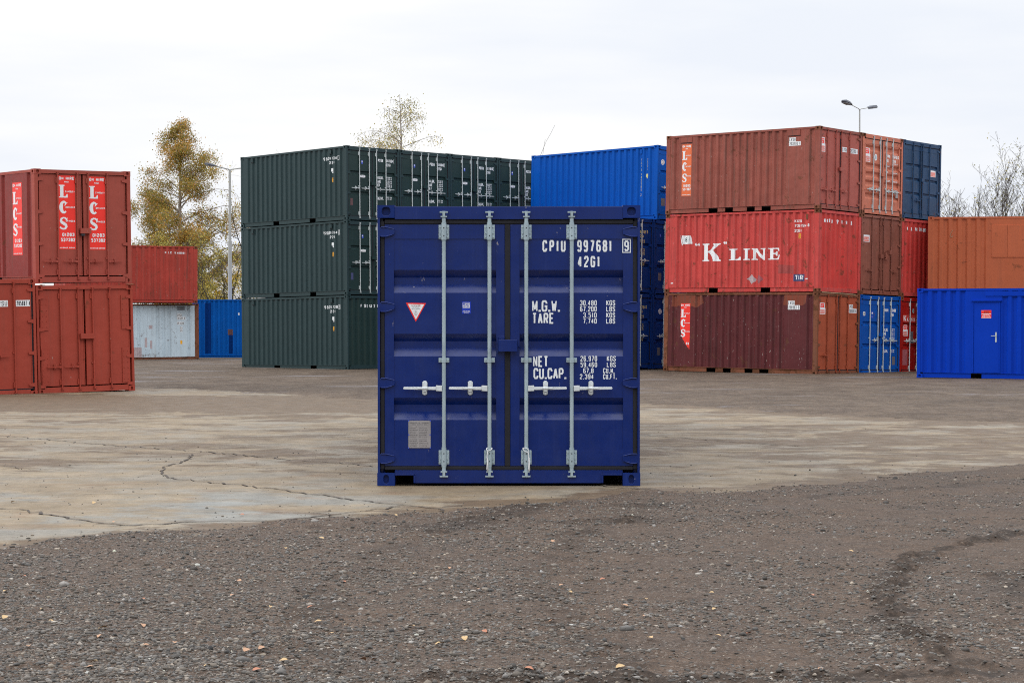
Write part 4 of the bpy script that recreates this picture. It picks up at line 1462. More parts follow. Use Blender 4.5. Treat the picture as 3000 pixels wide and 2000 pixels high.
i.text("01283 537382", 1.94, 1.768, .034, .235, .2, .55, .2); i.text("LONG TERM HIRE", 1.965, 1.812, .014, .17, .2, .55, .2); i.text("HIRE", 1.92, 1.938, .012, .06, .2, .55, .2)
cabin_flat(i, 'sign_lettering', M['sign_white'], .0012)
i = Ink()
for ch, a in (('L', 1.985), ('C', 2.035), ('S', 2.085)):
    i.serif(ch, a, 1.872, .045, .055)
cabin_flat(i, 'sign_initials', M['black'], .0012)
VOR = (13.7476, 67.8428, -.0738, -.2695, .0049, .0062)
OB = container(side_pose(VOR, 1), 'orange brown container with a boarded window hatch, resting above and behind the royal blue cabin', M['orange'], end='corr', vis='R', group=G_R, flats=((2.02, 3.95),), pitch=.30)
for a, b in ((2.05, 2.555), (2.562, 3.90)):
    h = MB(); h.box(OB.W - .014, a, 1.245, OB.W + .006, b, 2.30); h.build('window_hatch', M['orange'], OB.root, bevel=.004)
h = MB(); h.tube([(OB.W + .006, .80, 2.146), (OB.W + .008, .76, 2.07), (OB.W + .008, .72, 1.99), (OB.W + .008, .725, 1.935), (OB.W + .008, .765, 1.913), (OB.W + .008, .805, 1.935), (OB.W + .008, .812, 1.985)], .010, 6)
h.build('hook', M['hook'], OB.root)
OB0 = container(side_pose(VOR, 0), 'orange brown container supporting another, hidden behind the royal blue cabin', M['orange'], end='corr', vis='R', group=G_R)

# ---------------- red oxide stack at the left edge
VLT = (-10.7258, 46.3007, -.1489, .6893, .0104, -.0204)
VLR = (-10.5283, 45.5411, -.0362, .7035, -.0138, -.0196)
VLL = (-12.4289, 43.8587, -.1111, .6584, .0007, -.0236)
G_L = 'red oxide containers at the left edge'
LT = container(pose(VLT, 0, 1), 'red oxide container with tall red posters on its doors, upper one at left', M['oxide_side'], frame=M['oxide'], cast=M['oxide'], end='flat', door=M['oxide'], rodm=M['oxide'], gasket=False,
               flats=((4.55, 5.62), ), group=G_L, rods=(.577, 1.067, 1.343, 1.829), handle_z=.50, sidepost=.16, post=.09, hinges=(2.36, 1.62, .90, .17), lock=False)
hire_tall(LT, 'L', 4.93, .655, 5.40, 2.315, M['sign_red'])
hire_tall(LT, 'door', .605, .775, 1.028, 2.455, M['sign_red'])
hire_tall(LT, 'door', 1.368, .767, 1.795, 2.445, M['sign_red'])
lb = MB(); lb.box(1.11, -.065, 1.135, 1.378, .022, 1.258); lb.build('lock_box', M['oxide'], LT.root, bevel=.004)
lb = MB(); lb.box(1.13, -.05, 1.085, 1.22, .0, 1.134); lb.build('padlock', M['black'], LT.root)
LR = container(pose(VLR, 0, 0), 'older red oxide container with riveted hinges under the poster container', M['oxide_b'], end='flat', H=2.438, rodm=M['oxide_b'], group=G_L, rods=(.594, 1.035, 1.401, 1.841), handle_z=.60, gasket=False,
               handles=(1, 1, 0, 0), sidepost=.16, post=.06, hinges=(2.16, 1.44, .80, .17), lock=False)
lb = MB(); lb.box(1.055, -.06, 1.218, 1.394, .022, 1.338); lb.build('lock_box', M['oxide_b'], LR.root, bevel=.004)
for side in (0, 1):                                     # riveted hinge straps
    xa = .115 if side == 0 else LR.W - .30
    for za, zb_ in ((1.42, 2.20), (.20, 1.00)):
        hp = MB()
        hp.box(xa, .020, za, xa + .185, .0295, zb_)
        for k in range(6):
            for xx in (xa + .04, xa + .14):
                z = za + .08 + k * (zb_ - za - .16) / 5
                hp.tube([(xx, .021, z), (xx, .013, z)], .011, 6)
        hp.build('hinge_strap', M['oxide_b'], LR.doors[side])
LL = container(pose(VLL, 0, 0), 'red oxide container cut by the left picture edge, white number label on its door', M['oxide_b'], end='flat', rodm=M['oxide_b'], group=G_L, gasket=True, sidepost=.16, post=.06, rods=(.55, 1.0, 1.42, 1.93), handle_z=.9, handles=(0, 0, 1, 0))
number_label(LL, 'door', [("LVSU", 1.48, 1.985, 1.80, 2.125), ("205887 4", 1.985, 1.985, 2.34, 2.125)])
for a, b, lab in ((.12, .22, 'left'), (2.28, 2.45, 'right')):
    w_ = MB(); w_.box(a, -.02, 2.4395, b, .05, 2.449)
    o = w_.build('packing_shim', M['wood'])
    o.matrix_basis = LR.root.matrix_basis.copy()
    tag(o, 'pale shim under the %s corner of the poster container' % lab, 'shim', 'shims under the poster container')

# ---------------- red over pale grey, and the lone blue container, far left
VNL = (-19.9012, 91.1572, -.0152, .426, -.0031, .0034)
VGY = (-19.5428, 91.1755, -.0909, .5628, -.0038, -.0071)
G_F = 'containers at the far left of the yard'
NL = container(side_pose(VNL, 1), 'brick red container with a rusty corner post standing on a pale grey one', M['brick'], cast=M['rusty'], frame=M['brick'], end='corr', vis='R', group=G_F, sidepost=.2, pockets=())
i = Ink()
for s, u in (("N", 4.54), ("L", 4.70), ("C", 4.80), ("U", 4.99)):
    i.text(s, u, 2.235, .10, .06, .24, .5, .2)
i.text("409091", 5.10, 2.23, .09, .38, .2, .5, .2)
decal(NL, 'R', 'container_number', M['white'], i)
v = MB(); v.box(NL.W - .011, 5.66, 2.28, NL.W + .006, 5.73, 2.46); v.build('air_vent', M['brick'], NL.root)
GY = container(side_pose(VGY, 0), 'pale grey container streaked with rust under the brick red one', M['palegrey'], cast=M['rusty'], frame=M['rusty'], end='corr', vis='R', group=G_F, pockets=(), flats=((3.35, 3.95), (4.85, 5.45)), sidepost=.2)
v = MB(); v.box(GY.W - .011, 5.01, 2.30, GY.W + .006, 5.36, 2.47); v.build('vent_cover', M['greyprint'], GY.root)
number_label(GY, 'R', [("LVSU", 4.985, 2.0, 5.22, 2.13), ("207294 0", 4.985, 1.86, 5.40, 1.995), ("US 4310", 4.987, 1.632, 5.33, 1.765), ("CA", 5.13, 1.43, 5.25, 1.55), ("UK", 5.13, 1.305, 5.25, 1.425)])
i = Ink(); i.rect(5.135, .746, 5.235, .913); decal(GY, 'R', 'safety_sticker', M['yellow'], i)
for (a, b, z0, z1) in ((3.40, 3.52, .62, 1.05), (3.66, 3.76, .55, .92), (3.60, 3.78, 1.45, 1.62), (2.80, 3.25, .17, .62)):
    i = Ink(); i.rect(a, z0, b, z1); decal(GY, 'R', 'grey_patch', M['patch_silver'], i)
VBL = (-15.45, 99.0, -.06, -.02, 0.0, 0.0)
LB = container(side_pose(VBL, 0), 'mid blue container with a darker repainted strip, beside the pale grey one', M['skyblue'], end='corr', vis='R', group=G_F, H=2.87, pockets=(), pitch=.23)
i = Ink(); i.rect(.60, .25, .90, 2.70); decal(LB, 'R', 'repainted_strip', M['deepblue_patch'], i)
i = Ink(); i.rect(1.72, 1.15, 1.96, 1.42); decal(LB, 'R', 'soot_patch', M['patch_wine'], i)
i = Ink(); i.rect(1.76, .25, 1.96, 1.148); decal(LB, 'R', 'soot_streak', M['deepblue_patch'], i)
i = Ink(); i.rect(2.22, 2.10, 2.28, 2.22); decal(LB, 'R', 'small_sticker', M['sign_white'], i)

# ------------------------------------------------------------------ ground
NEAR = np.array([(-14, 8.6), (-6, 11.6), (-3.38, 13.51), (-2.74, 14.57), (-2.17, 14.66), (-1.59, 15.73), (-.575, 16.28), (.456, 17.3), (1.0, 17.95), (1.35, 18.35), (2.03, 18.0), (2.44, 18.7), (3.73, 20.07), (5.4, 21.6), (9, 25.0), (16, 32)])
FAR = np.array([(-30, 58), (-14, 51.5), (-9.2, 49.8), (-5.1, 44.9), (-2.6, 41), (0, 40.2), (2.52, 39.7), (4.07, 36.5), (5.87, 33.5), (7.9, 31.6), (12, 29.5), (16, 32)])


def slab_depth(x, y):
    """positive inside the concrete, in metres along y from its nearest irregular edge"""
    n = (vnoise(x, y, 1.3, 1) - .5) * .45 + (vnoise(x, y, .3, 2) - .5) * .42 + (vnoise(x, y, .1, 3) - .5) * .30 + (vnoise(x, y, .045, 13) - .5) * .16
    a = y - np.interp(x, NEAR[:, 0], NEAR[:, 1]) + n
    b = np.interp(x, FAR[:, 0], FAR[:, 1]) - y + n * 2.5
    d = np.minimum(a * .8, b * .45)
    return np.where((x > 16) | (x < -30), -1.0, d)


TRACK = np.array([(3.5, 14.3), (2.76, 13.33), (2.44, 12.6), (2.155, 11.65), (1.95, 10.9), (1.91, 10.34), (1.866, 9.49), (1.93, 8.88), (2.3, 8.5)])
TRACK2 = np.array([(-.3, 8.43), (.8, 8.46), (1.6, 8.55), (2.4, 8.62), (3.6, 8.9)])
TRACK3 = np.array([(4.6, 14.2), (3.6, 12.9), (2.9, 11.9), (2.75, 10.8), (3.0, 9.8)])


def line_dist(x, y, P):
    best = np.full(x.shape, 1e9)
    for (ax, ay), (bx, by) in zip(P[:-1], P[1:]):
        dx, dy = bx - ax, by - ay
        t = np.clip(((x - ax) * dx + (y - ay) * dy) / (dx * dx + dy * dy), 0, 1)
        best = np.minimum(best, np.hypot(x - ax - t * dx, y - ay - t * dy))
    return best


def tracks(x, y):
    w = (vnoise(x, y, .35, 8) - .5) * .10 + (vnoise(x, y, .07, 18) - .5) * .12
    a = np.exp(-((line_dist(x, y, TRACK) + w) / .085) ** 2)
    b = np.exp(-((line_dist(x, y, TRACK2) + w) / .09) ** 2)
    c = np.exp(-((line_dist(x, y, TRACK3) + w) / .16) ** 2) * .5
    e = np.exp(-((line_dist(x, y, np.array([(.25, 17.1), (-.5, 14.6)])) + w) / .26) ** 2) * .7
    h = sum(np.exp(-((line_dist(x, y, np.array(P_)) + w * 2) / .2) ** 2) for P_ in ([(-.6, 14.6), (-1.0, 12.2), (-1.0, 9.8), (-.7, 8)], [(1.1, 16.8), (.4, 14), (.2, 11.5), (.5, 8.2)], [(4.5, 17.5), (1.8, 15.6), (-1.5, 14.9)], [(5, 19.6), (2.2, 17.2), (-.6, 16.2)])) * .34
    return np.clip(np.maximum(np.maximum(np.maximum(a, b), np.maximum(c, e)), h) * (.45 + 1.1 * vnoise(x, y, .18, 9)), 0, 1)


def ground_z(x, y):
    d = slab_depth(x, y)
    edge = np.where(d > 0, -.004 - np.clip(d, 0, .4) * .16, np.clip(-d, 0, .35) * .045)
    rough = (vnoise(x, y, .5, 4) - .5) * .020 + (vnoise(x, y, .13, 5) - .5) * .014 + (vnoise(x, y, .045, 6) - .5) * .010 * np.exp(-np.maximum(y - 8, 0) / 14)
    far = 1 / (1 + np.exp(np.clip((y - 46) / 3, -40, 40)))
    tr = tracks(x, y) * ((vnoise(x, y, .08, 12) - .35) * .07)
    return np.where(d > 0, edge, edge + rough * np.clip(-d / .2, .3, 1) * (.4 + .6 * far)) + np.where(y < 16, tr, 0)


ys = [-60, -20, -5, 2, 5.5, 7.0]
while ys[-1] < 62:
    ys.append(ys[-1] * (1.0031 if ys[-1] < 30 else 1.0055))
while ys[-1] < 1500:
    ys.append(ys[-1] * 1.25)
ys = np.array(ys)
hw = np.interp(ys, [-60, 5, 30, 62, 1500], [60, 4.6, 13, 36, 1400])
us = np.linspace(-1, 1, 460)
GX = us[None, :] * hw[:, None]
GY_ = np.repeat(ys[:, None], len(us), 1)
GZ = ground_z(GX, GY_)
GZ = np.where((GY_ > 47), np.minimum(GZ, .012) - .012, GZ)
nr, nc = GX.shape
idx = np.arange(nr * nc).reshape(nr, nc)
fc = np.stack([idx[:-1, :-1], idx[:-1, 1:], idx[1:, 1:], idx[1:, :-1]], -1).reshape(-1, 4)
gcol = np.zeros((nr * nc, 3), dtype=np.float32)
gx, gy = GX.ravel(), GY_.ravel()
gcol[:, 0] = np.where(gy < 20, tracks(gx, gy), 0)                                         # damp turned soil
gcol[:, 1] = np.clip(.5 - gx * .16 + (gy - 11) * .03, 0, 1)                               # more loose stone to the left
gcol[:, 2] = np.clip((gy - 18) / 8, 0, 1)                                                # packed dirt further back

t = NT('gravel_ground')
v = t.coords(kind="Object", rand=False)
at = t.n("ShaderNodeVertexColor", layer_name="col")
sp = t.n("ShaderNodeSeparateColor")
t.l(at.outputs["Color"], sp.inputs[0])
dampf, stonef, packf = sp.outputs[0], sp.outputs[1], sp.outputs[2]
n1 = t.noise(v, 1.3, 5, .6)
n2 = t.noise(v, 38, 6, .7)
n3 = t.noise(v, 140, 3, .6)
vo = t.n("ShaderNodeTexVoronoi")
vo.inputs["Scale"].default_value = 48
t.l(v, vo.inputs["Vector"])
vo2 = t.n("ShaderNodeTexVoronoi")
vo2.inputs["Scale"].default_value = 105
t.l(v, vo2.inputs["Vector"])
soil = t.mix(t.rng(n1, .3, .7), (0.0591, 0.0392, 0.0273), (0.0909, 0.0623, 0.0449))
soil = t.scale(soil, t.rng(n2, .3, .7, .52, 1.42))
soil = t.scale(soil, t.rng(n3, .3, .7, .62, 1.38))
soil = t.scale(soil, t.rng(t.noise(v, 5.5, 5, .7), .35, .65, .78, 1.22))
chip = t.rng(vo.outputs["Color"], .0, 1.0)
vsep = t.n("ShaderNodeSeparateColor"); t.l(vo.outputs["Color"], vsep.inputs[0])
vsep2 = t.n("ShaderNodeSeparateColor"); t.l(vo2.outputs["Color"], vsep2.inputs[0])
stone = t.mix(vsep.outputs[1], (0.0624, 0.0529, 0.0474), (0.2080, 0.1728, 0.1449))
sm = t.math('MULTIPLY', t.math('GREATER_THAN', vsep.outputs[0], .66), t.math('LESS_THAN', vo.outputs["Distance"], .42))
stone2 = t.mix(vsep2.outputs[1], (0.0499, 0.0412, 0.0356), (0.2330, 0.1926, 0.1581))
sm2 = t.math('MULTIPLY', t.math('GREATER_THAN', vsep2.outputs[0], .55), t.math('LESS_THAN', vo2.outputs["Distance"], .42))
dens = t.rng(stonef, 0, 1, .45, 1.0)
dens = t.math('MULTIPLY', dens, t.rng(packf, 0, 1, 1.0, .45))
c = t.mix(t.math('MULTIPLY', sm2, dens), soil, stone2)
c = t.mix(t.math('MULTIPLY', sm, dens), c, stone)
vs = t.coords((1.1, .55, 1), rand=False)
drag = t.noise(vs, 1.0, 10, .78)
c2 = t.mix(t.rng(drag, .40, .60), (0.0670, 0.0477, 0.0337), (0.1252, 0.0941, 0.0683))
c2 = t.scale(c2, t.rng(t.noise(t.coords((5, 1.1, 1), rand=False), 1.6, 6, .75), .3, .7, .66, 1.34))
c2 = t.scale(c2, t.rng(t.noise(t.coords((.12, .16, 1), rand=False), 1.0, 4, .6), .35, .65, .86, 1.16))
vs4 = t.coords((.16, .34, 1), rand=False)
puddle_sheen = t.rng(t.noise(vs4, 1.3, 5, .6), .58, .66, 0, .8, True)  # pale lilac sky sheen on puddles, put into the dirt colour
c2 = t.mix(puddle_sheen, c2, (.185, .176, .188))
c2 = t.mix(t.math('MULTIPLY', sm2, .45), c2, stone2)
c = t.mix(t.math('MULTIPLY', packf, .85), c, c2)
c = t.mix(t.math('MULTIPLY', t.rng(dampf, .12, .6, 0, .95, True), t.rng(t.noise(v, 14, 5, .7), .32, .55)), c, t.scale((0.0306, 0.0218, 0.0163), t.rng(n2, .3, .7, .6, 1.5)))
t.l(c, t.b.inputs["Base Color"])
t.l(t.rng(n1, .3, .7, .62, .86), t.b.inputs["Roughness"])
t.b.inputs["Specular IOR Level"].default_value = .15
h = t.math('ADD', t.math('MULTIPLY', n2, .6), t.math('MULTIPLY', sm, .35))
h = t.math('ADD', h, t.math('MULTIPLY', sm2, .2))
nb = t.bump(h, .8, .02)
nb = t.bump(n3, .3, .006, nb)
t.l(nb, t.b.inputs["Normal"])
g = fast_mesh('ground', np.stack([gx, gy, GZ.ravel()], 1), fc, t.m, gcol, smooth=True)
g["kind"] = "structure"; g["label"] = 'brown grey gravel and packed dirt covering the whole yard'; g["category"] = 'ground'

# concrete slab, level with the yard -------------------------------------------------
cx_, cy_ = [], []
xs = np.linspace(-30, 16, 240)
lo = np.interp(xs, NEAR[:, 0], NEAR[:, 1]) - 1.6
hi = np.interp(xs, FAR[:, 0], FAR[:, 1]) + 3.0
T = np.linspace(0, 1, 220) ** 1.3
CX = np.repeat(xs[None, :], len(T), 0)
CY = lo[None, :] + (hi - lo)[None, :] * T[:, None]
CZ = (vnoise(CX, CY, 3.0, 21) - .5) * .004 - .002
nr, nc = CX.shape
idx = np.arange(nr * nc).reshape(nr, nc)
fc = np.stack([idx[:-1, :-1], idx[:-1, 1:], idx[1:, 1:], idx[1:, :-1]], -1).reshape(-1, 4)
x, y = CX.ravel(), CY.ravel()
mud = np.zeros(len(x))
band = np.exp(-((y - (38.5 - .25 * x)) / 4.2) ** 2) * np.clip((2 - x) / 3, 0, 1)          # dirt dragged across on the left
mud += band * .75
mud += np.clip((x - 2.0) / 2.0, 0, 1) * .06                                              # tyre dirt on the right half
mud += np.exp(-((y - 24.5 - x * .4) / 2.5) ** 2) * .16
edge = slab_depth(x, y)
mud += np.clip(1 - edge / 1.0, 0, 1) * .34
mud -= np.exp(-(((x + 4.5) / 4.0) ** 2 + ((y - 18.5) / 3.4) ** 2)) * .30                   # washed clean area in front on the left
mud -= np.exp(-(((x + 6) / 4.5) ** 2 + ((y - 46) / 2.6) ** 2)) * .45
ccol = np.zeros((len(x), 3), dtype=np.float32)
ccol[:, 0] = np.clip(mud + .405, 0, 1)
ccol[:, 1] = np.clip(np.exp(-(((x + 3.2) / 2.2) ** 2 + ((y - 16.6) / 1.9) ** 2)) * .9 + .18, 0, 1)
t = NT('worn_concrete')
at = t.n("ShaderNodeVertexColor", layer_name="col")
sp = t.n("ShaderNodeSeparateColor")
t.l(at.outputs["Color"], sp.inputs[0])
v = t.coords(rand=False)
b1 = t.noise(v, .55, 5, .6)
b2 = t.noise(v, 3.2, 5, .6)
fine = t.noise(v, 45, 5, .65)
c = t.mix(t.rng(b1, .35, .65), (0.1755, 0.1330, 0.0846), (0.2238, 0.1774, 0.1190))
blue = t.noise(t.coords((.6, .7, 1), rand=False), 1.1, 6, .65)
bf = t.math('MULTIPLY', t.rng(blue, .44, .60, 0, 1, True), t.rng(sp.outputs[1], 0, 1, .25, 1.0))
c = t.mix(bf, c, (0.1842, 0.1863, 0.1733))
ochre = t.rng(t.noise(t.coords((.8, 1.0, 1), rand=False), 1.5, 7, .7), .56, .66, 0, .65, True)
c = t.mix(ochre, c, (0.1687, 0.1091, 0.0653))
vm = t.coords((.55, .72, 1), rand=False)
mn = t.noise(vm, 1.25, 11, .74, .6)
mm = t.math('ADD', t.math('SUBTRACT', t.math('MULTIPLY', mn, 2.2), .60), t.math('SUBTRACT', sp.outputs[0], .55))
mf = t.rng(mm, .38, .58, 0, .95, True)
mc = t.mix(t.noise(v, 2.2, 4), (0.0813, 0.0541, 0.0325), (0.1278, 0.0887, 0.0547))
c = t.mix(mf, c, mc)
dk = t.rng(t.noise(t.coords((.9, 1.1, 1), rand=False), 1.7, 8, .75), .60, .68, 0, .75, True)
c = t.mix(dk, c, (0.0492, 0.0370, 0.0273))
c = t.scale(c, t.rng(t.noise(t.coords((1.6, 1.1, 1), rand=False), 2.2, 9, .78), .3, .7, .68, 1.3))
c = t.scale(c, t.rng(fine, .3, .7, .84, 1.14))
spk = t.n("ShaderNodeTexVoronoi"); spk.inputs["Scale"].default_value = 9.0
t.l(v, spk.inputs["Vector"])
ssep = t.n("ShaderNodeSeparateColor"); t.l(spk.outputs["Color"], ssep.inputs[0])
sf = t.math('MULTIPLY', t.math('LESS_THAN', spk.outputs["Distance"], .10), t.math('GREATER_THAN', ssep.outputs[0], .86))
c = t.mix(t.math('MULTIPLY', sf, .7), c, t.mix(ssep.outputs[1], (0.0475, 0.0407, 0.0344), (.42, .38, .33)))
t.l(c, t.b.inputs["Base Color"])
t.l(t.rng(b2, .3, .7, .50, .80), t.b.inputs["Roughness"])
t.b.inputs["Specular IOR Level"].default_value = .2
nb = t.bump(fine, .25, .006)
nb = t.bump(mf, .4, .01, nb)
t.l(nb, t.b.inputs["Normal"])
slab = fast_mesh('concrete_pavement', np.stack([x, y, CZ.ravel()], 1), fc, t.m, ccol, smooth=True)
slab["kind"] = "structure"; slab["label"] = 'pale worn concrete slab streaked with mud'; slab["category"] = 'pavement'


def px(u, w):
    """picture point on the level ground -> metres, as measured once from the photograph"""
    D = 8808.0 / (1000 + w / 1.568 - 958)
    return ((u / 1.568 - 1500) / 6000 * D, D)


CR = [[(0, 432), (250, 455), (480, 475), (720, 490), (1000, 512), (1250, 535), (1500, 555), (1735, 575)],
      [(870, 520), (860, 545), (760, 575), (740, 600), (780, 630), (900, 640), (1100, 660), (1300, 685), (1500, 710), (1700, 735), (1880, 755), (2000, 770), (2060, 785)],
      [(0, 765), (100, 775), (250, 800), (420, 830), (560, 845), (700, 840), (900, 830), (1100, 825), (1330, 822), (1450, 800), (1600, 785), (1760, 765), (1880, 757)],
      [(0, 570), (160, 590), (240, 592)], [(1330, 822), (1480, 826)], [(1620, 785), (1740, 805)], [(0, 700), (120, 690), (240, 682)],
      [(2750, 660), (2950, 676), (3140, 696)], [(2952, 430), (3352, 460), (3700, 482)]]
k = Ink()
rr = random.Random(5)
for q, pl in enumerate(CR):
    P = [px(*p) for p in pl]
    out, th = [], []
    for (a, b) in zip(P[:-1], P[1:]):
        n = max(3, int(math.dist(a, b) / .10))
        for j in range(n):
            f = j / n
            out.append((a[0] + (b[0] - a[0]) * f + rr.gauss(0, .02), a[1] + (b[1] - a[1]) * f + rr.gauss(0, .055)))
            th.append(rr.uniform(.012, .034) if q not in (3, 4, 5, 6) else rr.uniform(.005, .014))
    k.strip(out, th, q * .0006)
cm = MB(); cm.v = [(a, b, .0035 + c) for a, b, c in k.v]; cm.f = k.f; cm.sm = k.sm
co = cm.build('concrete_cracks', plain('crack_dirt', (66, 57, 50), .9, var=.3, scale=8), None, fix=False)
co["kind"] = "structure"; co["label"] = 'dark cracks and joints running across the concrete slab'; co["category"] = 'crack'

# loose stones ------------------------------------------------------------------------
rs = np.random.RandomState(3)
b = bmesh.new(); bmesh.ops.create_icosphere(b, subdivisions=1, radius=1.0)
bv = np.array([p.co[:] for p in b.verts]); bf_ = np.array([[q.index for q in f_.verts] for f_ in b.faces]); b.free()
NS = 560000
yy = 7.7 + (30 - 7.7) * rs.rand(NS) ** 2.1
xx = (rs.rand(NS) * 2 - 1) * (.30 * yy + .5)
d_ = slab_depth(xx, yy)
patch = vnoise(xx, yy, .8, 31) * .6 + vnoise(xx, yy, .25, 32) * .4
dens = np.clip(.55 - xx * .09 + (patch - .5) * 1.5, .06, 1) * np.where(d_ > .02, .012 + .30 * np.exp(-np.maximum(d_, 0) / .22), 1) * np.clip(1.4 - (yy - 8) / 20, .1, 1)
keep = rs.rand(NS) < dens * .62
xx, yy, d_ = xx[keep], yy[keep], d_[keep]
n = len(xx)
size = np.minimum(np.exp(rs.normal(math.log(.0047), .52, n)), .016)
big = rs.rand(n) < .010
size[big] *= 1.7
zz_ = np.where(d_ > .02, .0, ground_z(xx, yy))
sc3 = np.stack([size * rs.uniform(.8, 1.5, n), size * rs.uniform(.7, 1.2, n), size * rs.uniform(.45, .8, n)], 1)
ang = rs.rand(n) * 6.283
ca, sa = np.cos(ang), np.sin(ang)
jit = rs.uniform(.60, 1.35, (24, len(bv), 1)) * bv[None]
V = jit[rs.randint(0, 24, n)] * sc3[:, None, :]
vx = V[..., 0] * ca[:, None] - V[..., 1] * sa[:, None] + xx[:, None]
vy = V[..., 0] * sa[:, None] + V[..., 1] * ca[:, None] + yy[:, None]
vz = V[..., 2] + (zz_ + sc3[:, 2] * .25)[:, None]
base = np.exp(rs.normal(math.log(.100), .48, n))
tint = rs.uniform(-1, 1, n)
cl = np.stack([base * (1 + .07 * tint), base * .885, base * (.765 - .07 * tint)], 1)
pale = rs.rand(n) < .03
cl[pale] = cl[pale] * 1.7 + np.array([.07, .055, .035])
cl = np.clip(cl, .02, .42)
colr = np.repeat(cl[:, None, :], len(bv), 1).reshape(-1, 3)
faces = (bf_[None] + (np.arange(n) * len(bv))[:, None, None]).reshape(-1, 3)
t = NT('loose_stone')
at = t.n("ShaderNodeVertexColor", layer_name="col")
v = t.coords(rand=False)
t.l(t.scale(at.outputs["Color"], t.rng(t.noise(v, 160, 3), .3, .7, .8, 1.15)), t.b.inputs["Base Color"])
t.b.inputs["Roughness"].default_value = .8
gs = fast_mesh('gravel', np.stack([vx, vy, vz], -1).reshape(-1, 3), faces, t.m, colr)
gs["kind"] = "stuff"; gs["label"] = 'loose grey stone chippings scattered over the ground'; gs["category"] = 'gravel'

# fallen leaves -----------------------------------------------------------------------
LM = [plain('yellow_leaf', (206, 174, 126), .7, var=.15, scale=30, k=.72), plain('tan_leaf', (190, 148, 116), .7, var=.15, scale=30, k=.75), plain('rust_leaf', (160, 106, 80), .7, var=.15, scale=30)]
def leaf_mesh(q):
    r_ = random.Random(q)
    pts = []
    for j in range(9):
        f = j / 8
        w = math.sin(math.pi * min(1, f * 1.02)) ** .8 * (.30 + .06 * r_.random())
        pts.append((f - .5, w))
    vs, fs = [], []
    for (u, w) in pts:
        z = .10 * math.sin(3.1 * (u + .5)) + .05
        vs += [(u, -w, z + .12 * w + r_.uniform(-.02, .02)), (u, 0, z - .04), (u, w, z + .18 * w + r_.uniform(-.02, .02))]
    for j in range(8):
        a = j * 3
        fs += [(a, a + 3, a + 4, a + 1), (a + 1, a + 4, a + 5, a + 2)]
    m = MB(); m.add(vs, fs, True)
    return m
protos = []
for q in range(6):
    o = leaf_mesh(q).build('fallen_leaf', LM[(0, 0, 1, 1, 0, 2)[q]], None, fix=False)
    protos.append(o)
PXL = [(430, 1500), (610, 1620), (655, 1326), (670, 1418), (470, 1350), (528, 1446), (232, 1304), (950, 1518), (800, 1406), (460, 1382), (62, 1072), (105, 1104), (430, 745), (60, 741), (340, 806), (520, 832),
       (380, 915), (1110, 800), (1130, 1000), (1312, 964), (1095, 1124), (1065, 1186), (1240, 1234), (1428, 1247), (1590, 1318), (1520, 1362), (1200, 1440), (1130, 1440), (1300, 1480), (1180, 1526), (1850, 1045),
       (1895, 1078), (2065, 1050), (2192, 1163), (2135, 1390), (2225, 1350), (1890, 1340), (2020, 1412), (1720, 1476), (1665, 1474), (1460, 1316), (1580, 1128), (1475, 916), (1818, 810),
       (2535, 1300), (2580, 1146), (2620, 1170), (2770, 1112), (2740, 1170), (2970, 1196), (2870, 1243), (2960, 1283), (3280, 1245), (3440, 1363), (3300, 1376), (2985, 1388), (2880, 1530), (2540, 935),
       (3910, 982), (3730, 1186), (3495, 600), (2850, 1525), (3770, 1530), (2600, 988), (3270, 1166), (2430, 1570), (25, 1168), (190, 1250), (410, 1524), (130, 1436), (20, 1290), (655, 1202)]
leaf_kind = ['curled pale yellow leaf lying on the gravel', 'curled pale yellow leaf lying on the gravel', 'tan brown fallen leaf lying on the gravel', 'tan brown fallen leaf lying on the gravel', 'curled pale yellow leaf lying on the gravel', 'small rust red leaf lying on the gravel']
for q, (a, b_) in enumerate(PXL):
    kk = q % 6
    o = protos[kk] if q < 6 else protos[kk].copy()
    if q >= 6:
        COL.objects.link(o)
    X0, Y0 = px(a, b_)
    zz0 = float(ground_z(np.array([X0]), np.array([Y0]))[0])
    if slab_depth(np.array([X0]), np.array([Y0]))[0] > 0:
        zz0 = .0
    s_ = rnd.uniform(.026, .050)
    o.location = (X0, Y0, zz0 + s_ * .03 + .006)
    o.rotation_euler = (rnd.uniform(-.3, .3), rnd.uniform(-.3, .3), rnd.uniform(0, 6.28))
    o.scale = (s_, s_, s_)
    tag(o, leaf_kind[kk], 'leaf', 'fallen leaves scattered on the gravel')

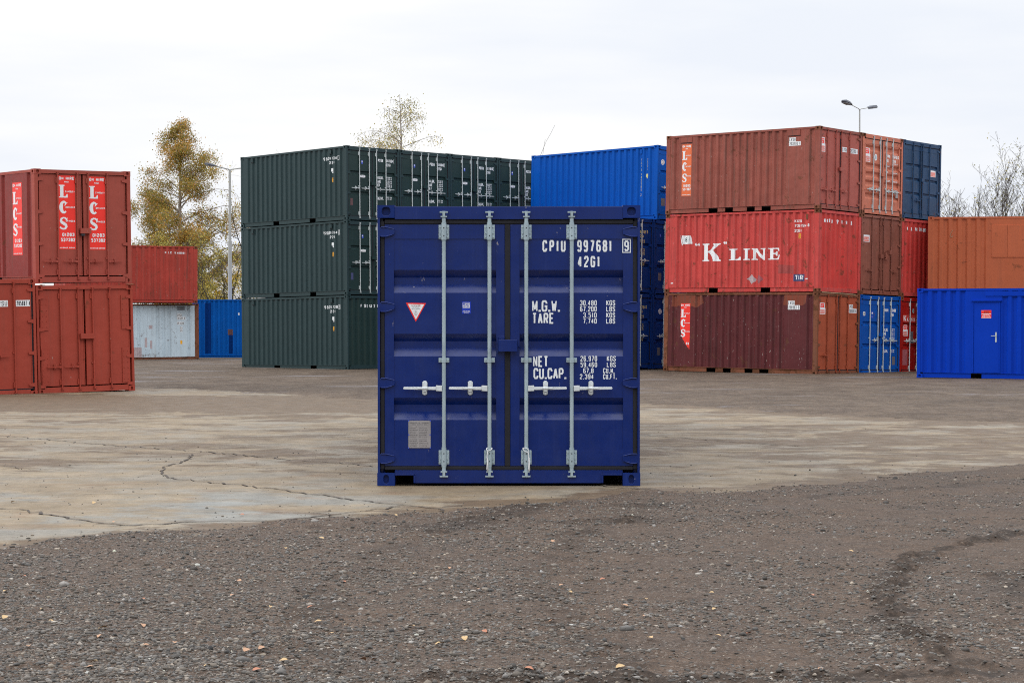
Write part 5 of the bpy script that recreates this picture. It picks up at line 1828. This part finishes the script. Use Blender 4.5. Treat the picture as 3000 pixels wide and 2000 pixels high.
# ------------------------------------------------------------------ lamps
LP = plain('lamp_pole_steel', (170, 172, 168), .5, k=1.0)
LH = plain('lamp_head_grey', (84, 88, 98), .5, k=1.0)
def lamp(xp, Y, ztop, yaw, label, r0, arm=1.7, headl=1.5):
    root = empty('street_lamp', Matrix.Translation((xp, Y, 0)) @ Matrix.Rotation(yaw, 4, 'Z'))
    tag(root, label, 'street lamp', 'twin headed street lamps behind the containers')
    m = MB(); m.tube([(0, 0, 0), (0, 0, ztop * .62)], r0 * 1.5, 10); m.tube([(0, 0, ztop * .62), (0, 0, ztop)], [r0 * 1.05, r0 * .9], 10)
    m.build('pole', LP, root)
    for s in (-1, 1):
        m = MB(); m.tube([(0, 0, ztop - .05), (s * .08, 0, ztop + .01), (s * arm, 0, ztop + arm * .16)], r0 * .5, 8); m.build('arm', LP, root)
        m = MB()
        zb0 = ztop + arm * .16
        secs = []
        for f, w, hh in ((0, .07, .09), (.12, .14, .16), (.45, .21, .27), (.85, .20, .27), (1.0, .14, .16)):
            secs.append((s * (arm + f * headl), w, hh, zb0 + f * headl * .14))
        secs = [(a_, b_ * headl * 1.0, c_ * headl * .42, d_) for a_, b_, c_, d_ in secs]
        vs, fs = [], []
        for (X_1, w, hh, z) in secs:
            vs += [(X_1, -w, z - .02), (X_1, w, z - .02), (X_1, w * .72, z + hh), (X_1, -w * .72, z + hh)]
        for j in range(len(secs) - 1):
            for q in range(4):
                fs.append((j * 4 + q, j * 4 + (q + 1) % 4, j * 4 + 4 + (q + 1) % 4, j * 4 + 4 + q))
        fs += [(3, 2, 1, 0), (len(vs) - 4, len(vs) - 3, len(vs) - 2, len(vs) - 1)]
        m.add(vs, fs)
        m.build('lamp_head', LH, root, bevel=.02)
        m = MB(); m.prism([(s * (arm + .35 * headl), -.10), (s * (arm + .92 * headl), -.10), (s * (arm + .92 * headl), .10), (s * (arm + .35 * headl), .10)], lambda a, b, d: (a, b, zb0 + (abs(a) - arm) * .14 - .023 - d), 0, .03)
        m.build('diffuser', plain('lamp_diffuser', (120, 122, 128), .3), root)
lamp(-13.77, 100.0, 9.15, R(38), 'thin twin headed street lamp behind the green stack, one head hidden', .065, .72, .66)
lamp(13.35, 78.7, 9.83, R(52), 'twin headed street lamp rising above the red stack on the right', .032, .64, .66)

# ------------------------------------------------------------------ house behind the trees
WH = plain('white_render', (232, 230, 228), .8, k=1.15)
RF = plain('grey_roof_tiles', (118, 112, 114), .8, var=.15, scale=20, k=1.0)
hr = empty('house', Matrix.Translation((-20.2, 150, 0)) @ Matrix.Rotation(R(-33), 4, 'Z'))
tag(hr, 'white gabled house with a grey roof behind the bare branches', 'house')
m = MB()
m.add([(-4, 0, 0), (4, 0, 0), (4, 0, 4.2), (0, 0, 6.85), (-4, 0, 4.2), (-4, 12, 0), (4, 12, 0), (4, 12, 4.2), (0, 12, 6.85), (-4, 12, 4.2)], [(0, 1, 2, 3, 4), (5, 9, 8, 7, 6), (0, 4, 9, 5), (1, 6, 7, 2), (0, 5, 6, 1)])
m.build('wall', WH, hr)
m = MB()
for s in (-1, 1):
    m.prism([(0, 7.0), (s * 4.5, 4.02), (s * 4.5, 3.88), (0, 6.86)], lambda u, v, d: (u, d, v), -.35, 12.3)
m.build('roof', RF, hr)

# ------------------------------------------------------------------ trees
def leaf_mat(name, a, b, c3):
    t = NT(name)
    at = t.n("ShaderNodeVertexColor", layer_name="col")
    t.l(at.outputs["Color"], t.b.inputs["Base Color"])
    t.b.inputs["Roughness"].default_value = .6
    t.b.inputs["Specular IOR Level"].default_value = .3
    tr = t.n("ShaderNodeBsdfTranslucent")
    t.l(at.outputs["Color"], tr.inputs["Color"])
    mx = t.n("ShaderNodeMixShader"); mx.inputs[0].default_value = .35
    out = [q for q in t.t.nodes if q.type == 'OUTPUT_MATERIAL'][0]
    t.l(t.b.outputs[0], mx.inputs[1]); t.l(tr.outputs[0], mx.inputs[2]); t.l(mx.outputs[0], out.inputs["Surface"])
    return t.m
LEAF = leaf_mat('autumn_leaves', 0, 0, 0)
BARK = plain('dark_bark', (74, 66, 60), .9, var=.3, scale=8)
BIRCHB = plain('birch_bark', (150, 140, 130), .9, var=.35, scale=6)


def grow(seed, base, height, kind, wide=.44):
    """returns limbs [(pts, radii)] and anchor points for leaves"""
    r_ = random.Random(seed)
    limbs, anchors = [], []
    def limb(p, d, L, rad, lvl, droop, up):
        n = 6
        jt = .03 if (lvl == 0 and (kind == 'birch' or kind == ('slim', 1))) else .06 if (lvl == 0 and kind != 'spread') else .10
        pts, rads = [p.copy()], [rad]
        q = p.copy(); dd = d.normalized()
        for j in range(n):
            dd = (dd + Vector((r_.gauss(0, jt), r_.gauss(0, jt), r_.gauss(0, .06) + up / n - droop * (j / n) ** 2))).normalized()
            q = q + dd * (L / n)
            pts.append(q.copy()); rads.append(max(.005, rad * (1 - (j + 1) / n * .93)))
        limbs.append((pts, rads))
        return pts, rads, dd
    b = Vector(base)
    if kind == 'birch':
        pts, rads, _ = limb(b, Vector((r_.gauss(0, .02), 0, 1)), height, height * .016, 0, 0, .9)
        n1 = int(height * 5.2)
        for j in range(n1):
            f = .16 + .82 * (j / n1) ** .9
            seg = f * 6; i0 = min(5, int(seg)); p = pts[i0].lerp(pts[i0 + 1], seg - i0)
            a = r_.uniform(0, 6.283)
            Lb = height * (wide * (1 - f) ** .85 + .012) * r_.uniform(.65, 1.2)
            d = Vector((math.cos(a), math.sin(a), r_.uniform(.35, .95)))
            bp, br, _ = limb(p, d, Lb, max(.012, rads[i0] * .38), 1, .55, 0)
            for w in range(int(3 + Lb * 3.2)):
                g_ = r_.uniform(.25, 1.0) * 6; i1 = min(5, int(g_)); pp = bp[i1].lerp(bp[i1 + 1], g_ - i1)
                tp, _, _ = limb(pp, Vector((r_.gauss(0, .6), r_.gauss(0, .6), r_.uniform(-.9, .2))), r_.uniform(.35, .95) * min(1, .28 + Lb * .5), .010, 2, .9, 0)
                anchors += [tp[k_].lerp(tp[k_ + 1], r_.random()) for k_ in range(6) for _ in range(2)]
            anchors += bp[2:]
        anchors += pts[4:]
    elif kind == 'spread':
        for s in range(5):
            d = Vector((r_.gauss(-.25, .45), r_.gauss(0, .45), 1))
            pts, rads, _ = limb(b, d, height * r_.uniform(.7, 1.0), height * .014, 0, 0, .3)
            for j in range(11):
                f = r_.uniform(.25, 1) * 6; i0 = min(5, int(f)); p = pts[i0].lerp(pts[i0 + 1], f - i0)
                bp, br, _ = limb(p, Vector((r_.gauss(0, .8), r_.gauss(0, .8), r_.uniform(.2, 1))), height * r_.uniform(.15, .34), rads[i0] * .5, 1, .1, .1)
                for w in range(7):
                    g_ = r_.uniform(.2, 1) * 6; i1 = min(5, int(g_)); pp = bp[i1].lerp(bp[i1 + 1], g_ - i1)
                    tp, _, _ = limb(pp, Vector((r_.gauss(0, .7), r_.gauss(0, .7), r_.uniform(-.2, .9))), height * r_.uniform(.06, .13), .010, 2, .1, 0)
                    anchors += tp[1:]
                anchors += bp[3:]
    else:                                             # slim, nearly bare
        for s in range(kind[1]):
            lean = .16 if kind[1] > 1 else .02
            d = Vector((r_.gauss(0, lean), r_.gauss(0, lean), 1))
            pts, rads, _ = limb(b + Vector((r_.gauss(0, .25), r_.gauss(0, .2), 0)) * (1 if kind[1] > 1 else .1), d, height * r_.uniform(.72, 1.0), height * .0075, 0, 0, .1)
            for j in range(19 if kind[1] > 1 else 9):
                f = r_.uniform(.30, .98) * 6; i0 = min(5, int(f)); p = pts[i0].lerp(pts[i0 + 1], f - i0)
                bp, _, _ = limb(p, Vector((r_.gauss(0, .45), r_.gauss(0, .45), 1)), height * r_.uniform(.10, .26), max(.012, rads[i0] * .5), 1, 0, .3)
                for w in range(9 if kind[1] > 1 else 3):
                    g_ = r_.uniform(.2, 1) * 6; i1 = min(5, int(g_)); pp = bp[i1].lerp(bp[i1 + 1], g_ - i1)
                    tp, _, _ = limb(pp, Vector((r_.gauss(0, .6), r_.gauss(0, .6), .8)), height * r_.uniform(.03, .08), .007, 2, 0, 0)
                    anchors += tp[3:]
    return limbs, anchors


def tree(name, label, seed, base, height, kind, nleaf, lsize, palette, bark, spread=.10, group='trees behind the yard', zmin=1.5, thick=1.0, twig=True, wide=.44, clump=.55):
    root = empty(name, Matrix.Translation(base))
    tag(root, label, 'tree', group)
    limbs, anchors = grow(seed, (0, 0, 0), height, kind, wide)
    m = MB()
    for pts, rads in limbs:
        if not twig and rads[0] < .011:
            continue
        m.tube(pts, [q * thick for q in rads], 6 if rads[0] > .03 else 4, cap=False)
    m.build('trunk', bark, root, fix=False)
    q = np.random.RandomState(seed)
    A = np.array([a[:] for a in anchors])
    A = A[A[:, 2] > zmin]
    if clump < 1 and len(A):                          # leaves hang in clumps with gaps between
        f_ = vnoise(A[:, 0] * 1.0 + A[:, 1] * .6, A[:, 2] * 1.15 - A[:, 1] * .5, .55, seed % 80 + 3) + q.normal(0, .06, len(A))
        A = A[f_ > np.quantile(f_, 1 - clump)]
    if nleaf and len(A):
        P = A[q.randint(0, len(A), nleaf)] + q.normal(0, spread, (nleaf, 3))
        sz = lsize * q.uniform(.6, 1.35, nleaf)
        u = q.normal(size=(nleaf, 3)); u /= np.linalg.norm(u, axis=1)[:, None]
        w = q.normal(size=(nleaf, 3)); w -= u * (u * w).sum(1)[:, None]; w /= np.linalg.norm(w, axis=1)[:, None]
        V = np.stack([P - u * sz[:, None] * .5, P + w * sz[:, None] * .32, P + u * sz[:, None] * .5, P - w * sz[:, None] * .32], 1).reshape(-1, 3)
        F4 = np.arange(nleaf * 4).reshape(-1, 4)
        pal = np.array([rgb(*p, 1.75) for p in palette])
        cl = vnoise(P[:, 0] + P[:, 1] * .7, P[:, 2] + P[:, 1] * .3, 1.1, seed % 90) + q.normal(0, .16, nleaf)
        k_ = np.clip((cl * len(pal)).astype(int), 0, len(pal) - 1)
        C = pal[k_] * q.uniform(.65, 1.25, (nleaf, 1))
        o = fast_mesh('crown', V, F4, LEAF, np.repeat(np.clip(C, 0, .8), 4, 0))
        o.parent = root
    return root


def at_px(sx, Y):
    return ((sx - 1500) / 6000 * Y, Y, 0.0)

OR_ = [(104, 100, 48), (138, 106, 48), (150, 112, 50), (124, 112, 54), (96, 96, 46), (140, 106, 48), (126, 114, 54)]
YG = [(150, 138, 70), (128, 124, 66), (168, 148, 72), (112, 110, 62)]
YO = [(206, 160, 40), (190, 140, 34), (214, 172, 60), (160, 136, 50)]
tree('birch_tree', 'tall birch with rusty orange and olive leaves left of the green block', 101, at_px(535, 108), 12.5, 'birch', 72000, .078, OR_, BIRCHB, .17, wide=.54, clump=.8)
tree('birch_tree', 'second lower birch filling the gap just right of the poster container', 102, at_px(452, 112), 9.0, 'birch', 24000, .085, OR_, BIRCHB, .16, clump=.8)
tree('spreading_tree', 'small spreading tree with dark crooked limbs in front of the white house', 103, at_px(688, 104), 6.3, 'spread', 2300, .095, YG, BARK, .08)
tree('spreading_tree', 'dense olive bush behind the brick red container', 104, at_px(600, 106), 6.6, 'spread', 19000, .078, YG, BARK, .14)
tree('yellow_bush', 'low yellow orange bush behind the lone blue container', 105, at_px(600, 112), 4.6, 'spread', 5200, .12, YO, BARK, .12)
tree('yellow_bush', 'golden low bush against the left edge of the green stack', 106, at_px(690, 113), 4.2, 'spread', 3000, .12, YO, BARK, .14)
tree('birch_tree', 'thin leaved birch poking above the middle of the green row', 107, at_px(1152, 104), 13.3, 'birch', 12000, .082, [(132, 126, 78), (116, 114, 76), (150, 134, 70), (92, 92, 66)], BIRCHB, .16, thick=.8, wide=.60, clump=.85)
tree('birch_tree', 'yellow leaved tree top just left of the thin birch, above the green row', 108, at_px(1086, 106), 11.8, 'birch', 9000, .082, [(160, 136, 54), (146, 124, 56), (128, 116, 62)], BIRCHB, .16, thick=.8, wide=.72)
tree('spreading_tree', 'faint leafy tree top showing over the green side wall', 109, at_px(935, 108), 12.6, 'spread', 5200, .085, YG, BARK, .10, thick=.6)
PALE = [(120, 118, 84), (98, 98, 72), (140, 130, 80)]
tree('bare_sapling', 'single bare sapling rising between the green row and the bright blue container', 110, at_px(1540, 108), 11.9, ('slim', 1), 0, .1, PALE, BARK, thick=1.3, twig=False)
tree('bare_sapling', 'short bare twigs showing just over the bright blue container', 111, at_px(1594, 112), 11.6, ('slim', 1), 0, .1, PALE, BARK, thick=.8, twig=False)
for sx, Y, h_, st, nl, lab in ((2775, 98, 8.0, 3, 170, 'thin bare tree nearest the slate blue container'), (2812, 101, 8.4, 3, 220, 'thin bare tree with leaning stems, second right of the slate blue container'),
                              (2848, 96, 7.9, 3, 120, 'leafless small tree with a forked stem in the middle of the bare trees'), (2892, 99, 8.2, 3, 260, 'bare tree with leaf tufts, left of the tallest one'),
                              (2950, 97, 9.9, 4, 620, 'tallest bare tree at the right with leaf tufts on its upper twigs'), (2990, 100, 9.5, 4, 430, 'leafy topped bare tree at the right picture edge')):
    tree('bare_tree', lab, 120 + sx % 97, at_px(sx, Y), h_, ('slim', st), nl, .10, PALE, BARK, .10, group='bare trees at the right', thick=.95)
